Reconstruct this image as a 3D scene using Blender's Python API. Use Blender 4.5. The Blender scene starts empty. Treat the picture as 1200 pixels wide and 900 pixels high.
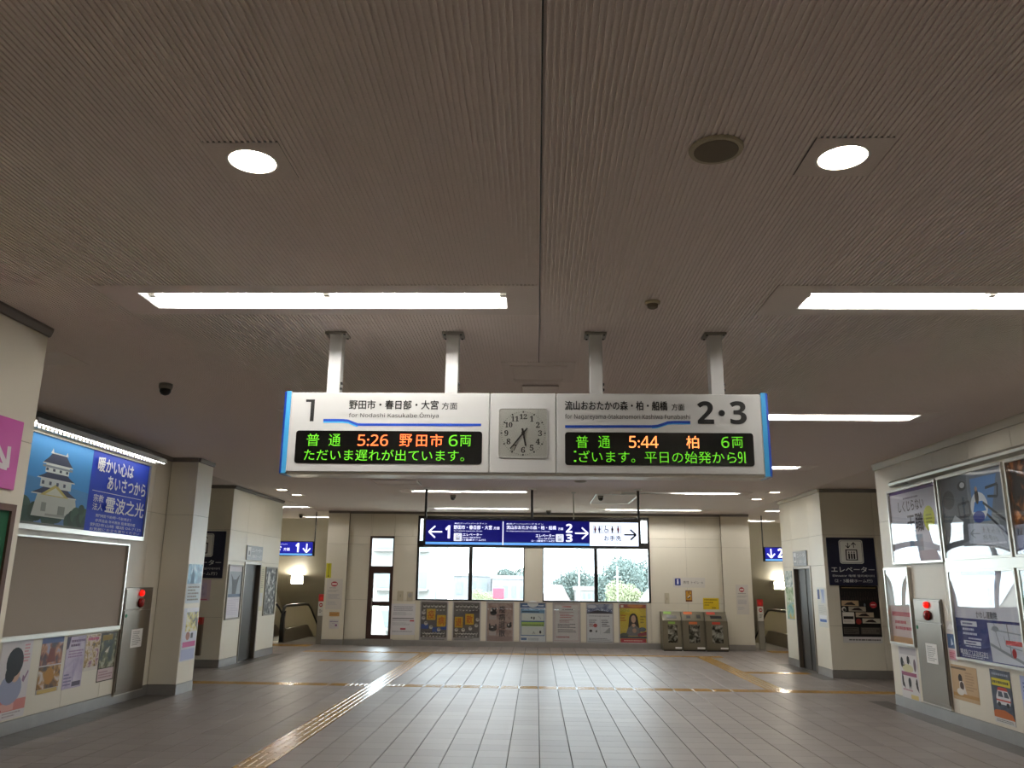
import bpy, bmesh, math, random
from math import sin, cos, pi, radians, sqrt, atan2
from mathutils import Matrix, Vector
random.seed(7)
SC = bpy.context.scene
COL = SC.collection

# ------------------------------------------------------------------ camera, sky, exposure
def make_camera():
    yaw, pitch, roll = radians(1.8298), radians(13.704), radians(0.6598)
    f = Vector((-sin(yaw)*cos(pitch), cos(yaw)*cos(pitch), sin(pitch)))
    r = Vector((cos(yaw), sin(yaw), 0)); u = r.cross(f)
    r2 = cos(roll)*r + sin(roll)*u; u2 = -sin(roll)*r + cos(roll)*u
    cd = bpy.data.cameras.new('camera'); cd.sensor_width = 36; cd.lens = 36*950/1200
    cd.clip_end = 500; cd.clip_start = 0.05
    co = bpy.data.objects.new('camera', cd); COL.objects.link(co)
    co.matrix_world = Matrix(((r2.x, u2.x, -f.x, 0), (r2.y, u2.y, -f.y, 0), (r2.z, u2.z, -f.z, 1.61), (0, 0, 0, 1)))
    SC.camera = co
make_camera()
W = bpy.data.worlds.new('overcast_sky'); SC.world = W; W.use_nodes = True
W.node_tree.nodes['Background'].inputs[0].default_value = (0.82, 0.93, 1.0, 1)
W.node_tree.nodes['Background'].inputs[1].default_value = 10.0
SC.view_settings.view_transform = 'Standard'; SC.view_settings.look = 'None'
SC.view_settings.exposure = 0.55; SC.view_settings.gamma = 1.0; SC.view_settings.use_curve_mapping = False
SC.cycles.max_bounces = 10; SC.cycles.diffuse_bounces = 5; SC.cycles.glossy_bounces = 4
SC.cycles.transparent_max_bounces = 12; SC.cycles.caustics_reflective = False; SC.cycles.caustics_refractive = False
SC.cycles.sample_clamp_indirect = 6.0
TUBE = 70.0; DOWN = 35.0

# ------------------------------------------------------------------ materials
def lin(c):
    if isinstance(c, str):
        c = c.lstrip('#'); c = [int(c[i:i+2], 16)/255 for i in (0, 2, 4)]
    return tuple((x/12.92 if x <= .04045 else ((x+.055)/1.055)**2.4) for x in c[:3])
_M = {}
def mat(name, col, rough=.6, metal=0., emit=0., spec=.5, noise=0., nscale=8., bump=0., bscale=60., coat=0., stretch=None):
    if name in _M: return _M[name]
    m = bpy.data.materials.new(name); m.use_nodes = True
    nt = m.node_tree; b = nt.nodes['Principled BSDF']; L = lin(col)
    b.inputs['Base Color'].default_value = (*L, 1); b.inputs['Roughness'].default_value = rough
    b.inputs['Metallic'].default_value = metal; b.inputs['Specular IOR Level'].default_value = spec
    b.inputs['Coat Weight'].default_value = coat
    if emit:
        b.inputs['Emission Color'].default_value = (*L, 1); b.inputs['Emission Strength'].default_value = emit
    if noise or bump:
        tc = nt.nodes.new('ShaderNodeTexCoord'); src = tc.outputs['Object']
        if stretch:
            mp = nt.nodes.new('ShaderNodeMapping'); mp.inputs['Scale'].default_value = stretch
            nt.links.new(src, mp.inputs['Vector']); src = mp.outputs['Vector']
    if noise:
        n = nt.nodes.new('ShaderNodeTexNoise'); n.inputs['Scale'].default_value = nscale; n.inputs['Detail'].default_value = 5
        r = nt.nodes.new('ShaderNodeMix'); r.data_type = 'RGBA'
        r.inputs['A'].default_value = (*[x*(1-noise) for x in L], 1); r.inputs['B'].default_value = (*[min(1, x*(1+noise)) for x in L], 1)
        nt.links.new(src, n.inputs['Vector']); nt.links.new(n.outputs['Fac'], r.inputs['Factor'])
        nt.links.new(r.outputs['Result'], b.inputs['Base Color'])
    if bump:
        n2 = nt.nodes.new('ShaderNodeTexNoise'); n2.inputs['Scale'].default_value = bscale
        bp = nt.nodes.new('ShaderNodeBump'); bp.inputs['Strength'].default_value = bump; bp.inputs['Distance'].default_value = .01
        nt.links.new(src, n2.inputs['Vector']); nt.links.new(n2.outputs['Fac'], bp.inputs['Height'])
        nt.links.new(bp.outputs['Normal'], b.inputs['Normal'])
    _M[name] = m
    return m
def ink(c, emit=0.):
    if not isinstance(c, str): return c
    return mat('ink_'+c.lstrip('#')+('_lit%g' % emit if emit else ''), c, rough=.55, spec=.3, emit=emit)
def mottle(name, cols, scale=14., rough=.5, seed=0.):
    """printed picture: several colours in patches"""
    if name in _M: return _M[name]
    m = bpy.data.materials.new(name); m.use_nodes = True; nt = m.node_tree; b = nt.nodes['Principled BSDF']
    b.inputs['Roughness'].default_value = rough; b.inputs['Specular IOR Level'].default_value = .3
    tc = nt.nodes.new('ShaderNodeTexCoord'); mp = nt.nodes.new('ShaderNodeMapping'); mp.inputs['Location'].default_value = (seed, seed*.7, seed*1.3)
    n = nt.nodes.new('ShaderNodeTexNoise'); n.inputs['Scale'].default_value = scale; n.inputs['Detail'].default_value = 6; n.inputs['Distortion'].default_value = .6
    cr = nt.nodes.new('ShaderNodeValToRGB'); cr.color_ramp.interpolation = 'LINEAR'
    k = len(cols); e = cr.color_ramp.elements
    while len(e) < k: e.new(.5)
    for i, c in enumerate(cols):
        e[i].position = .36 + .28*i/max(1, k-1); e[i].color = (*lin(c), 1)
    nt.links.new(tc.outputs['Object'], mp.inputs['Vector']); nt.links.new(mp.outputs['Vector'], n.inputs['Vector'])
    nt.links.new(n.outputs['Fac'], cr.inputs['Fac']); nt.links.new(cr.outputs['Color'], b.inputs['Base Color'])
    _M[name] = m
    return m
def glass(name='clear_glass', tint=(.95, .97, .97), refl=.08, rough=.01):
    if name in _M: return _M[name]
    m = bpy.data.materials.new(name); m.use_nodes = True; nt = m.node_tree; nt.nodes.clear()
    o = nt.nodes.new('ShaderNodeOutputMaterial'); t = nt.nodes.new('ShaderNodeBsdfTransparent'); g = nt.nodes.new('ShaderNodeBsdfGlossy')
    lw = nt.nodes.new('ShaderNodeLayerWeight'); lw.inputs['Blend'].default_value = .5; mx = nt.nodes.new('ShaderNodeMixShader')
    pw = nt.nodes.new('ShaderNodeMath'); pw.operation = 'POWER'; pw.inputs[1].default_value = 5.
    fr = nt.nodes.new('ShaderNodeMath'); fr.operation = 'MULTIPLY_ADD'; fr.inputs[1].default_value = 1-refl; fr.inputs[2].default_value = refl
    nt.links.new(lw.outputs['Facing'], pw.inputs[0]); nt.links.new(pw.outputs[0], fr.inputs[0])
    t.inputs[0].default_value = (*tint, 1); g.inputs['Roughness'].default_value = rough
    nt.links.new(fr.outputs[0], mx.inputs[0]); nt.links.new(t.outputs[0], mx.inputs[1]); nt.links.new(g.outputs[0], mx.inputs[2])
    nt.links.new(mx.outputs[0], o.inputs[0]); _M[name] = m
    return m
def tile_material():
    m = bpy.data.materials.new('floor_tile_stoneware'); m.use_nodes = True; nt = m.node_tree; b = nt.nodes['Principled BSDF']
    g = nt.nodes.new('ShaderNodeNewGeometry'); sn = nt.nodes.new('ShaderNodeVectorMath'); sn.operation = 'SNAP'
    ad = nt.nodes.new('ShaderNodeVectorMath'); ad.operation = 'ADD'; ad.inputs[1].default_value = (-.036+30, -.15+30, 30.1)
    sn.inputs[1].default_value = (.3, .3, 5.)
    wn = nt.nodes.new('ShaderNodeTexWhiteNoise'); wn.noise_dimensions = '3D'
    nt.links.new(g.outputs['Position'], ad.inputs[0]); nt.links.new(ad.outputs[0], sn.inputs[0]); nt.links.new(sn.outputs[0], wn.inputs[0])
    n = nt.nodes.new('ShaderNodeTexNoise'); n.inputs['Scale'].default_value = 25; n.inputs['Detail'].default_value = 6
    mp = nt.nodes.new('ShaderNodeMapping'); mp.inputs['Scale'].default_value = (.35, 1.6, 1)
    nt.links.new(g.outputs['Position'], mp.inputs[0]); nt.links.new(mp.outputs[0], n.inputs[0])
    mu = nt.nodes.new('ShaderNodeMath'); mu.operation = 'MULTIPLY_ADD'; mu.inputs[1].default_value = .42
    nt.links.new(wn.outputs['Value'], mu.inputs[0])
    m2 = nt.nodes.new('ShaderNodeMath'); m2.operation = 'MULTIPLY'; m2.inputs[1].default_value = .6
    nt.links.new(n.outputs['Fac'], m2.inputs[0]); nt.links.new(m2.outputs[0], mu.inputs[2])
    cr = nt.nodes.new('ShaderNodeValToRGB')
    cr.color_ramp.elements[0].position = .1; cr.color_ramp.elements[0].color = (.165, .144, .132, 1)
    cr.color_ramp.elements[1].position = .9; cr.color_ramp.elements[1].color = (.235, .207, .191, 1)
    nt.links.new(mu.outputs[0], cr.inputs[0]); nt.links.new(cr.outputs[0], b.inputs['Base Color'])
    b.inputs['Roughness'].default_value = .33; b.inputs['Specular IOR Level'].default_value = .36
    rr = nt.nodes.new('ShaderNodeMapRange'); rr.inputs['To Min'].default_value = .40; rr.inputs['To Max'].default_value = .52
    nt.links.new(n.outputs['Fac'], rr.inputs['Value']); nt.links.new(rr.outputs[0], b.inputs['Roughness'])
    return m
MT = dict(
    wall=mat('enamel_wall_panel', '#dbd5c4', rough=.42, noise=.025, nscale=3, spec=.45),
    seam=mat('wall_seam', '#8d8571', rough=.8),
    ceil=mat('rockwool_ceiling', '#eae0da', rough=.9, noise=.10, nscale=120),
    ceilpad=mat('smooth_ceiling_board', '#e0d6cf', rough=.85, noise=.08, nscale=90),
    trim=mat('dark_cornice', '#77706a', rough=.6), trimc=mat('cream_cornice', '#c4bca6', rough=.5),
    base=mat('grey_skirting', '#a3a19e', rough=.32, metal=.75, noise=.12, nscale=6),
    grout=mat('dark_grout', '#3a3531', rough=.85), tile=tile_material(),
    tact=mat('yellow_tactile', '#a07c40', rough=.22, noise=.16, nscale=14),
    black=mat('black_frame', '#16130f', rough=.35), brown=mat('brown_door_frame', '#3a2119', rough=.4),
    white=mat('white_enamel', '#e2e2dc', rough=.4), refl=mat('white_reflector', '#f2f2ee', rough=.5),
    signw=mat('sign_white_face', '#c6c6c3', rough=.35), alu=mat('aluminium', '#c9c6bd', rough=.32, metal=.85),
    steel=mat('brushed_steel', '#857d73', rough=.33, metal=.9, noise=.06, nscale=30, stretch=(1, 1, 12)),
    dsteel=mat('dark_elevator_steel', '#3a3630', rough=.42, metal=.5, noise=.06, nscale=20),
    blue=mat('sign_blue', '#123a9e', rough=.35), lblue=mat('sign_light_blue', '#3f9bd0', rough=.35),
    navy=mat('navy_sign', '#0d0f2c', rough=.35), led=mat('led_black', '#070707', rough=.18),
    rubber=mat('black_rubber', '#0d0d0d', rough=.3), olive=mat('olive_bin', '#57503c', rough=.45, noise=.05),
    tubeon=mat('lit_tube', '#fffbf7', emit=TUBE), tubeoff=mat('unlit_tube', '#d8d8d2', rough=.3),
    down=mat('lit_downlight', '#fff1dc', emit=DOWN),
    paper=mat('white_paper', '#e6e4e0', rough=.6), dark=mat('dark_grey', '#2a2826', rough=.5),
    grey=mat('mid_grey', '#8b887f', rough=.5), socket=mat('lamp_socket', '#8e8a82', rough=.5),
    redlamp=mat('red_lamp', '#ff1408', emit=.8, rough=.2), redbell=mat('red_bell', '#8d0f0b', rough=.2),
    brownp=mat('speaker_grille', '#6b5f4c', rough=.7), beige=mat('beige_plastic', '#b0a58a', rough=.5),
    gy=mat('grout_mark', '#777777'), acry=glass('acrylic_sheet', (.97, .98, .98)), glass=glass('window_glass', (.96, .98, .98)),
    smoke=glass('balustrade_glass', (.86, .86, .8)),
)

# ------------------------------------------------------------------ mesh helpers
class MB:
    def __init__(s): s.v = []; s.f = []; s.m = []; s.mats = []; s.sm = False
    def mi(s, m):
        if m is None: return 0
        if m not in s.mats: s.mats.append(m)
        return s.mats.index(m)
    def poly(s, pts, m=None):
        n = len(s.v); s.v += [tuple(p) for p in pts]; s.f.append(tuple(range(n, n+len(pts)))); s.m.append(s.mi(m)); return s
    def box(s, x0, y0, z0, x1, y1, z1, m=None, skip=''):
        n = len(s.v); k = s.mi(m)
        s.v += [(x0, y0, z0), (x1, y0, z0), (x1, y1, z0), (x0, y1, z0), (x0, y0, z1), (x1, y0, z1), (x1, y1, z1), (x0, y1, z1)]
        F = dict(b=(0, 3, 2, 1), t=(4, 5, 6, 7), f=(0, 1, 5, 4), r=(1, 2, 6, 5), k=(2, 3, 7, 6), l=(3, 0, 4, 7))
        for c, q in F.items():
            if c not in skip: s.f.append(tuple(n+i for i in q)); s.m.append(k)
        return s
    def bbox(s, x0, y0, z0, x1, y1, z1, b=.004, m=None):
        """box with bevelled edges (chamfer), front -y"""
        ring = lambda d, y: [(x0+d, y, z0), (x1-d, y, z0), (x1, y, z0+d), (x1, y, z1-d), (x1-d, y, z1), (x0+d, y, z1), (x0, y, z1-d), (x0, y, z0+d)]
        ins = lambda d, y: [(x0+2*d, y, z0+d), (x1-2*d, y, z0+d), (x1-d, y, z0+2*d), (x1-d, y, z1-2*d), (x1-2*d, y, z1-d), (x0+2*d, y, z1-d), (x0+d, y, z1-2*d), (x0+d, y, z0+2*d)]
        s.loft([ins(b, y0), ring(b, y0+b), ring(b, y1-b), ins(b, y1)], m); return s
    def loft(s, rings, m=None, cap=True, close=True):
        k = s.mi(m); n0 = len(s.v); N = len(rings[0])
        for r in rings: s.v += [tuple(p) for p in r]
        for i in range(len(rings)-1):
            for j in range(N if close else N-1):
                a = n0+i*N+j; b = n0+i*N+(j+1) % N
                s.f.append((a, b, b+N, a+N)); s.m.append(k)
        if cap:
            s.f.append(tuple(n0+j for j in reversed(range(N)))); s.m.append(k)
            s.f.append(tuple(n0+(len(rings)-1)*N+j for j in range(N))); s.m.append(k)
        return s
    def prism(s, pts, y0, y1, m=None):
        """polygon in x,z (ccw seen from -y) extruded from y0 (front) to y1"""
        return s.loft([[(x, y0, z) for x, z in pts], [(x, y1, z) for x, z in pts]], m)
    def prism_x(s, pts, x0, x1, m=None):
        return s.loft([[(x0, y, z) for y, z in pts], [(x1, y, z) for y, z in pts]], m)
    def prism_z(s, pts, z0, z1, m=None):
        return s.loft([[(x, y, z0) for x, y in pts], [(x, y, z1) for x, y in pts]], m)
    def tube(s, pts, r, n=8, m=None, cap=True):
        pts = [Vector(p) for p in pts]; rings = []
        for i, p in enumerate(pts):
            t = (pts[min(i+1, len(pts)-1)] - pts[max(i-1, 0)]).normalized()
            a = t.cross(Vector((0, 0, 1)) if abs(t.z) < .9 else Vector((1, 0, 0))).normalized(); b = t.cross(a)
            rr = r[i] if isinstance(r, (list, tuple)) else r
            rings.append([p + rr*(cos(2*pi*k/n)*a + sin(2*pi*k/n)*b) for k in range(n)])
        return s.loft(rings, m, cap)
    def lathe(s, prof, c=(0, 0, 0), n=20, m=None, axis='z'):
        rings = []
        for r, h in prof:
            ring = []
            for k in range(n):
                a = 2*pi*k/n; p = (r*cos(a), r*sin(a), h)
                if axis == 'y': p = (r*cos(a), h, r*sin(a))
                ring.append((c[0]+p[0], c[1]+p[1], c[2]+p[2]))
            rings.append(ring)
        return s.loft(rings, m)
    def mesh(s, name, m=None, smooth=False):
        me = bpy.data.meshes.new(name); me.from_pydata(s.v, [], s.f)
        ms = s.mats or ([m] if m else [])
        for q in ms: me.materials.append(q)
        if len(ms) > 1: me.polygons.foreach_set('material_index', s.m)
        bm = bmesh.new(); bm.from_mesh(me); bmesh.ops.recalc_face_normals(bm, faces=bm.faces); bm.to_mesh(me); bm.free()
        if smooth:
            for p in me.polygons: p.use_smooth = True
        me.update(); return me
    def obj(s, name, m=None, parent=None, smooth=False, loc=None):
        return link(name, s.mesh(name, m, smooth), parent, loc)
def link(name, me, parent=None, loc=None, rz=0.):
    o = bpy.data.objects.new(name, me); COL.objects.link(o)
    if parent: o.parent = parent
    if loc: o.location = loc
    if rz: o.rotation_euler = (0, 0, rz)
    return o
def thing(name, label, cat, loc=(0, 0, 0), rz=0., group=None):
    o = bpy.data.objects.new(name, None); COL.objects.link(o); o.empty_display_size = .1
    o.location = loc; o.rotation_euler = (0, 0, rz); return tag(o, label, cat, group)
def tag(o, label, cat, group=None):
    o['label'] = label; o['category'] = cat
    if group: o['group'] = group
    return o
def struct(o, kind='structure'):
    o['kind'] = kind; return o
def copy_tree(o, parent=None):
    c = o.copy(); COL.objects.link(c); c.parent = parent
    for ch in [x for x in bpy.data.objects if x.parent == o]: copy_tree(ch, c)
    return c
RB, RL, RR = 0., pi/2, -pi/2      # facing the camera; on the wall at -x; on the wall at +x
def rrect(x0, z0, x1, z1, r, n=4):
    out = []
    for cx, cz, a0 in ((x1-r, z0+r, -pi/2), (x1-r, z1-r, 0), (x0+r, z1-r, pi/2), (x0+r, z0+r, pi)):
        for k in range(n+1): a = a0+pi/2*k/n; out.append((cx+r*cos(a), cz+r*sin(a)))
    return out
def ell(cx, cz, rx, rz, n=18): return [(cx+rx*cos(2*pi*k/n), cz+rz*sin(2*pi*k/n)) for k in range(n)]
LAY = .00005
def prints(parent, x0, z0, x1, z1, y, shapes, name='print', start=1):
    """flat printing on a sheet: shapes in unit coordinates of the rectangle, each layer a hair above the last"""
    b = MB(); w = x1-x0; h = z1-z0
    for i, sh in enumerate(shapes):
        k = sh[0]; c = ink(sh[-1])
        if k == 'r': pts = [(sh[1], sh[2]), (sh[3], sh[2]), (sh[3], sh[4]), (sh[1], sh[4])]
        elif k == 'e': pts = ell(sh[1], sh[2], sh[3], sh[4])
        elif k == 'p': pts = sh[1]
        elif k == 'l':   # stroke: points, width (metres)
            P = [(x0+w*a, z0+h*q) for a, q in sh[1]]; wd = sh[2]/2
            for (ax, az), (bx, bz) in zip(P[:-1], P[1:]):
                d = sqrt((bx-ax)**2+(bz-az)**2) or 1; nx, nz = -(bz-az)/d*wd, (bx-ax)/d*wd
                b.poly([(ax-nx, y-LAY*(i+start), az-nz), (bx-nx, y-LAY*(i+start), bz-nz), (bx+nx, y-LAY*(i+start), bz+nz), (ax+nx, y-LAY*(i+start), az+nz)], c)
            continue
        elif k == 't':   # rows of small print: x0,z0,x1,z1,rows
            n = sh[5]; dz = (sh[4]-sh[2])/n
            for q in range(n):
                z = sh[2]+dz*q; xx = sh[1]; end = sh[3]-(sh[3]-sh[1])*random.choice((0, .05, .2, .35))
                while xx < end:
                    l = (sh[3]-sh[1])*random.uniform(.04, .13); e2 = min(xx+l, end)
                    b.poly([(x0+w*xx, y-LAY*(i+start), z0+h*(z+dz*.25)), (x0+w*e2, y-LAY*(i+start), z0+h*(z+dz*.25)), (x0+w*e2, y-LAY*(i+start), z0+h*(z+dz*.75)), (x0+w*xx, y-LAY*(i+start), z0+h*(z+dz*.75))], c)
                    xx = e2+(sh[3]-sh[1])*.018
            continue
        b.poly([(x0+w*a, y-LAY*(i+start), z0+h*q) for a, q in pts], c)
    o = b.obj(name, None, parent)
    return o
# ------------------------------------------------------------------ lettering
MS = {}
for i in range(26):
    MS[chr(65+i)] = chr(0x1D5A0+i); MS[chr(97+i)] = chr(0x1D5BA+i)
for i in range(10): MS[str(i)] = chr(0x1D7E2+i)
MBD = {}
for i in range(26):
    MBD[chr(65+i)] = chr(0x1D5D4+i); MBD[chr(97+i)] = chr(0x1D5EE+i)
for i in range(10): MBD[str(i)] = chr(0x1D7EC+i)
SERIF = {str(i): chr(0x1D7CE+i) for i in range(10)}
TEXTS = []
def text(parent, s, x0, z0, x1, z1, y, m, bold=0., style=MS, name='lettering', keep=False):
    """lettering fitted to the box x0..x1, z0..z1 on the plane y (front = -y)"""
    TEXTS.append((parent, ''.join(style.get(c, c) for c in s), x0, z0, x1, z1, y, ink(m), bold, name, keep))
def build_texts():
    cur = []
    for t in TEXTS:
        c = bpy.data.curves.new('lettering', 'FONT'); c.body = t[1]; c.resolution_u = 2 if t[5]-t[3] < .3 else 4
        o = bpy.data.objects.new('lettering', c); COL.objects.link(o); cur.append(o)
    bpy.context.view_layer.update(); dg = bpy.context.evaluated_depsgraph_get()
    res = [bpy.data.meshes.new_from_object(o.evaluated_get(dg)) for o in cur]
    for o, me, (parent, s, x0, z0, x1, z1, y, m, bold, name, keep) in zip(cur, res, TEXTS):
        c = o.data; bpy.data.objects.remove(o); bpy.data.curves.remove(c)
        if not me.vertices: continue
        xs = [v.co.x for v in me.vertices]; zs = [v.co.y for v in me.vertices]
        ax, bx, az, bz = min(xs), max(xs), min(zs), max(zs)
        sx = (x1-x0)/max(1e-6, bx-ax); sz = (z1-z0)/max(1e-6, bz-az)
        if keep: sx = sz = min(sx, sz)
        ox = x0+((x1-x0)-sx*(bx-ax))/2; oz = z0+((z1-z0)-sz*(bz-az))/2
        V = [(ox+sx*(v.co.x-ax), oz+sz*(v.co.y-az)) for v in me.vertices]; F = [tuple(p.vertices) for p in me.polygons]
        b = MB(); bd = bold*(z1-z0)
        for k, (dx, dz) in enumerate(((0, 0),) if not bold else ((-bd, 0), (bd, 0), (0, bd), (0, -bd))):
            n = len(b.v); b.v += [(x+dx, y-.0001*k, z+dz) for x, z in V]; b.f += [tuple(i+n for i in f) for f in F]; b.m += [0]*len(F)
        mm = bpy.data.meshes.new(name); mm.from_pydata(b.v, [], b.f); mm.materials.append(m)
        link(name, mm, parent); bpy.data.meshes.remove(me)
def arrow(b, cx, cz, L, ang, wd, y, m, head=.5):
    """arrow with an open head, pointing along ang"""
    ux, uz = cos(ang), sin(ang); vx, vz = -uz, ux
    def bar(p, q):
        d = sqrt((q[0]-p[0])**2+(q[1]-p[1])**2); nx, nz = -(q[1]-p[1])/d*wd/2, (q[0]-p[0])/d*wd/2
        b.poly([(p[0]-nx, y, p[1]-nz), (q[0]-nx, y, q[1]-nz), (q[0]+nx, y, q[1]+nz), (p[0]+nx, y, p[1]+nz)], m)
    tip = (cx+ux*L/2, cz+uz*L/2); tail = (cx-ux*L/2, cz-uz*L/2); h = L*head
    bar(tail, tip)
    y0 = y
    for s in (1, -1):
        e = (tip[0]-ux*h*.9+s*vx*h*.9, tip[1]-uz*h*.9+s*vz*h*.9); t2 = (tip[0]+ux*wd*.35, tip[1]+uz*wd*.35); y = y0-.0003*(1 if s > 0 else 2); bar(e, t2)
# ------------------------------------------------------------------ cells with holes
def cells(x0, z0, x1, z1, holes, xs=(), zs=()):
    X = sorted({x0, x1, *[min(max(v, x0), x1) for h in holes for v in (h[0], h[2])], *[v for v in xs if x0 < v < x1]})
    Z = sorted({z0, z1, *[min(max(v, z0), z1) for h in holes for v in (h[1], h[3])], *[v for v in zs if z0 < v < z1]})
    out = []
    for i in range(len(X)-1):
        for j in range(len(Z)-1):
            cx, cz = (X[i]+X[i+1])/2, (Z[j]+Z[j+1])/2
            if not any(h[0] < cx < h[2] and h[1] < cz < h[3] for h in holes): out.append((X[i], Z[j], X[i+1], Z[j+1]))
    return out
_PM = {}
def wall(name, x, y, rz, w, h=3.37, th=.12, holes=(), xs=(), zs=(2.52,), cols=.9, base=.14, z0=0., trim='trim', trimh=.06, panels=True, ends='cc'):
    """panelled wall: its visible face runs from (x,y) along the local x axis; panels, skirting and cornice are parts"""
    o = bpy.data.objects.new(name, None); b = MB()
    D = dict(c=.1, v=-.013, n=0.)
    for c in cells(-D[ends[0]], z0, w+D[ends[1]], h, holes): b.box(c[0], .013, c[1], c[2], th, c[3])
    o = b.obj(name, MT['seam'] if panels else MT['wall']); o.location = (x, y, 0); o.rotation_euler = (0, 0, rz); struct(o)
    if panels:
        if not xs:
            n = max(1, round(w/cols)); xs = [w*k/n for k in range(1, n)]
        xe = sorted({0, w, *xs}); ze = sorted({base if z0 == 0 else z0, h-trimh if trim else h, *zs})
        for i in range(len(xe)-1):
            for j in range(len(ze)-1):
                for c in cells(xe[i], ze[j], xe[i+1], ze[j+1], holes):
                    a = (round(c[2]-c[0], 4), round(c[3]-c[1], 4))
                    if min(a) < .02: continue
                    if a not in _PM:
                        g = .0022; _PM[a] = MB().bbox(g, 0, g, a[0]-g, .012, a[1]-g, .0015).mesh('panel', MT['wall'])
                    p = link('panel', _PM[a], o, (c[0], 0, c[1]))
    if base and z0 == 0:
        for c in cells(0, 0, w, base, [hh for hh in holes if hh[1] < .05]):
            MB().box(c[0], -.006, 0.001, c[2], .012, base-.002).obj('skirting', MT['base'], o)
    if trim:
        MB().prism_x([(-.035, h-.001), (-.035, h-.02), (-.02, h-trimh), (.012, h-trimh), (.012, h-.001)], 0, w).obj('cornice', MT[trim], o)
    return o

# ------------------------------------------------------------------ room shell
CZ = 3.37
XW, YB = 0, 21.45
# back wall and its windows: local x = X + 4.90
bx = lambda X: X+4.90
WH = [(bx(-3.10), 1.12, bx(-.31), 3.27), (bx(.16), 1.12, bx(2.92), 3.27), (bx(-4.34), .16, bx(-3.71), 2.73)]
wb = wall('wall_back', -4.90, YB, RB, 9.65, holes=WH, xs=[bx(v) for v in (-4.3, -3.1, -.33, .18, 2.9, 3.85)], zs=(2.52,))
wall('wall_column_left', -5.45, 21.35, RB, .55, xs=(.0001,), th=.1, ends='vn')
wall('wall_column_left_side', -5.45, 24.4, RR, 3.05, th=.1, trim=None, z0=-5.5, base=0, ends='cv')       # inner cheek of the escalator hall
wall('wall_column_right', 4.75, 21.35, RB, .72, xs=(.0001,), th=.1, ends='nv')
wall('wall_column_right_side', 5.47, 21.35, RL, 3.05, th=.1, trim=None, z0=-5.5, base=0, ends='vc')
# left side
wall('wall_left', -5.5, 5.57, RL, 6.43, xs=[.85*k for k in range(1, 8)])
wall('wall_left_near', -3.57, -8, RL, 13.57, th=.1, ends='cv')
wall('wall_left_near_end', -3.57, 5.57, pi, 1.93, th=.1, ends='vc')
pL = wall('wall_pillar_left', -5.5, 12.0, RB, .41, xs=(.0001,), th=.1, ends='cv')
wall('wall_pillar_left_side', -5.09, 12.0, RL, .57, xs=(.0001,), th=.1, ends='vv')
wall('wall_pillar_left_rear', -5.09, 12.57, pi, 3.9, th=.1, ends='vc')
wall('wall_left_far', -9.0, 12.6, RL, 3.1, th=.1)
wall('wall_lift_left', -9.0, 15.62, RB, 3.13, th=.1, xs=(.68, 1.58, 2.48), zs=(.9, 2.52), ends='cv')
wall('wall_lift_left_side', -5.87, 15.62, RL, 3.14, th=.1, holes=[(.93, 0, 1.93, 1.94)], xs=(.93, 1.93), zs=(1.94, 2.52), ends='vv')
wall('wall_lift_left_rear', -5.87, 18.76, pi, 3.1, th=.1, ends='vc')
# right side
wall('wall_right', 5.05, 12.25, RR, 20.25, xs=[.9+.885*k for k in range(0, 22)], trim='trimc', trimh=.09, ends='vc')
wall('wall_right_rear', 9.0, 12.25, pi, 3.95, th=.1, trim='trimc', ends='cv')
wall('wall_right_far', 9.0, 15.45, RR, 3.2, th=.1)
wall('wall_lift_right', 5.30, 15.45, RB, 3.7, th=.1, xs=(.96, 1.86, 2.76), zs=(.9, 2.52), ends='vc')
wall('wall_lift_right_side', 5.30, 18.04, RR, 2.59, th=.1, holes=[(.73, 0, 1.81, 1.97)], xs=(.73, 1.81), zs=(1.97, 2.52), trim='trimc', ends='vv')
wall('wall_lift_right_rear', 9.0, 18.04, pi, 3.7, th=.1, ends='cv')
wall('wall_behind', 5.05, -8, pi, 8.65, th=.1)
# escalator halls
for s, nm in ((-1, 'left'), (1, 'right')):
    if s < 0:
        wall('wall_hall_left', -8.6, 18.7, RL, 5.7, th=.1, h=3.37, trim=None, z0=-5.5, base=0, cols=1.2)
    else:
        wall('wall_hall_right', 8.6, 24.4, RR, 6.4, th=.1, h=3.37, trim=None, z0=-5.5, base=0, cols=1.2)
    x0, x1 = (-8.6, -5.4) if s < 0 else (5.4, 8.6)
    b = MB().prism_x([(24.35, 3.37), (24.35, 3.47), (24.45, 3.47), (31.65, -1.6), (31.65, -1.7)], x0-.1, x1+.1)
    for xa, xb, nn in ((x0-.1, x0, 'outer'), (x1, x1+.1, 'inner')) if s < 0 else ((x1, x1+.1, 'outer'), (x0-.1, x0, 'inner')):
        struct(MB().prism_x([(24.38, -5.6), (31.6, -5.6), (31.6, -1.6), (24.38, 3.40)], xa, xb).obj('wall_slope_%s_%s' % (nn, nm), MT['wall']))
    struct(b.obj('ceiling_slope_'+nm, MT['wall']))
    b = MB().poly([(x0, 22.3, -.35), (x1, 22.3, -.35), (x1, 31.6, -5.6), (x0, 31.6, -5.6)]).poly([(x0, 22.3, 0), (x1, 22.3, 0), (x1, 22.3, -.36), (x0, 22.3, -.36)])
    struct(b.obj('floor_slope_'+nm, MT['grey']))
    struct(MB().box(x0-.15, 31.5, -5.7, x1+.15, 31.62, -1.6).obj('wall_sky_stop_'+nm, MT['wall']))  # unseen shaft end, added to shut out the sky light

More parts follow.
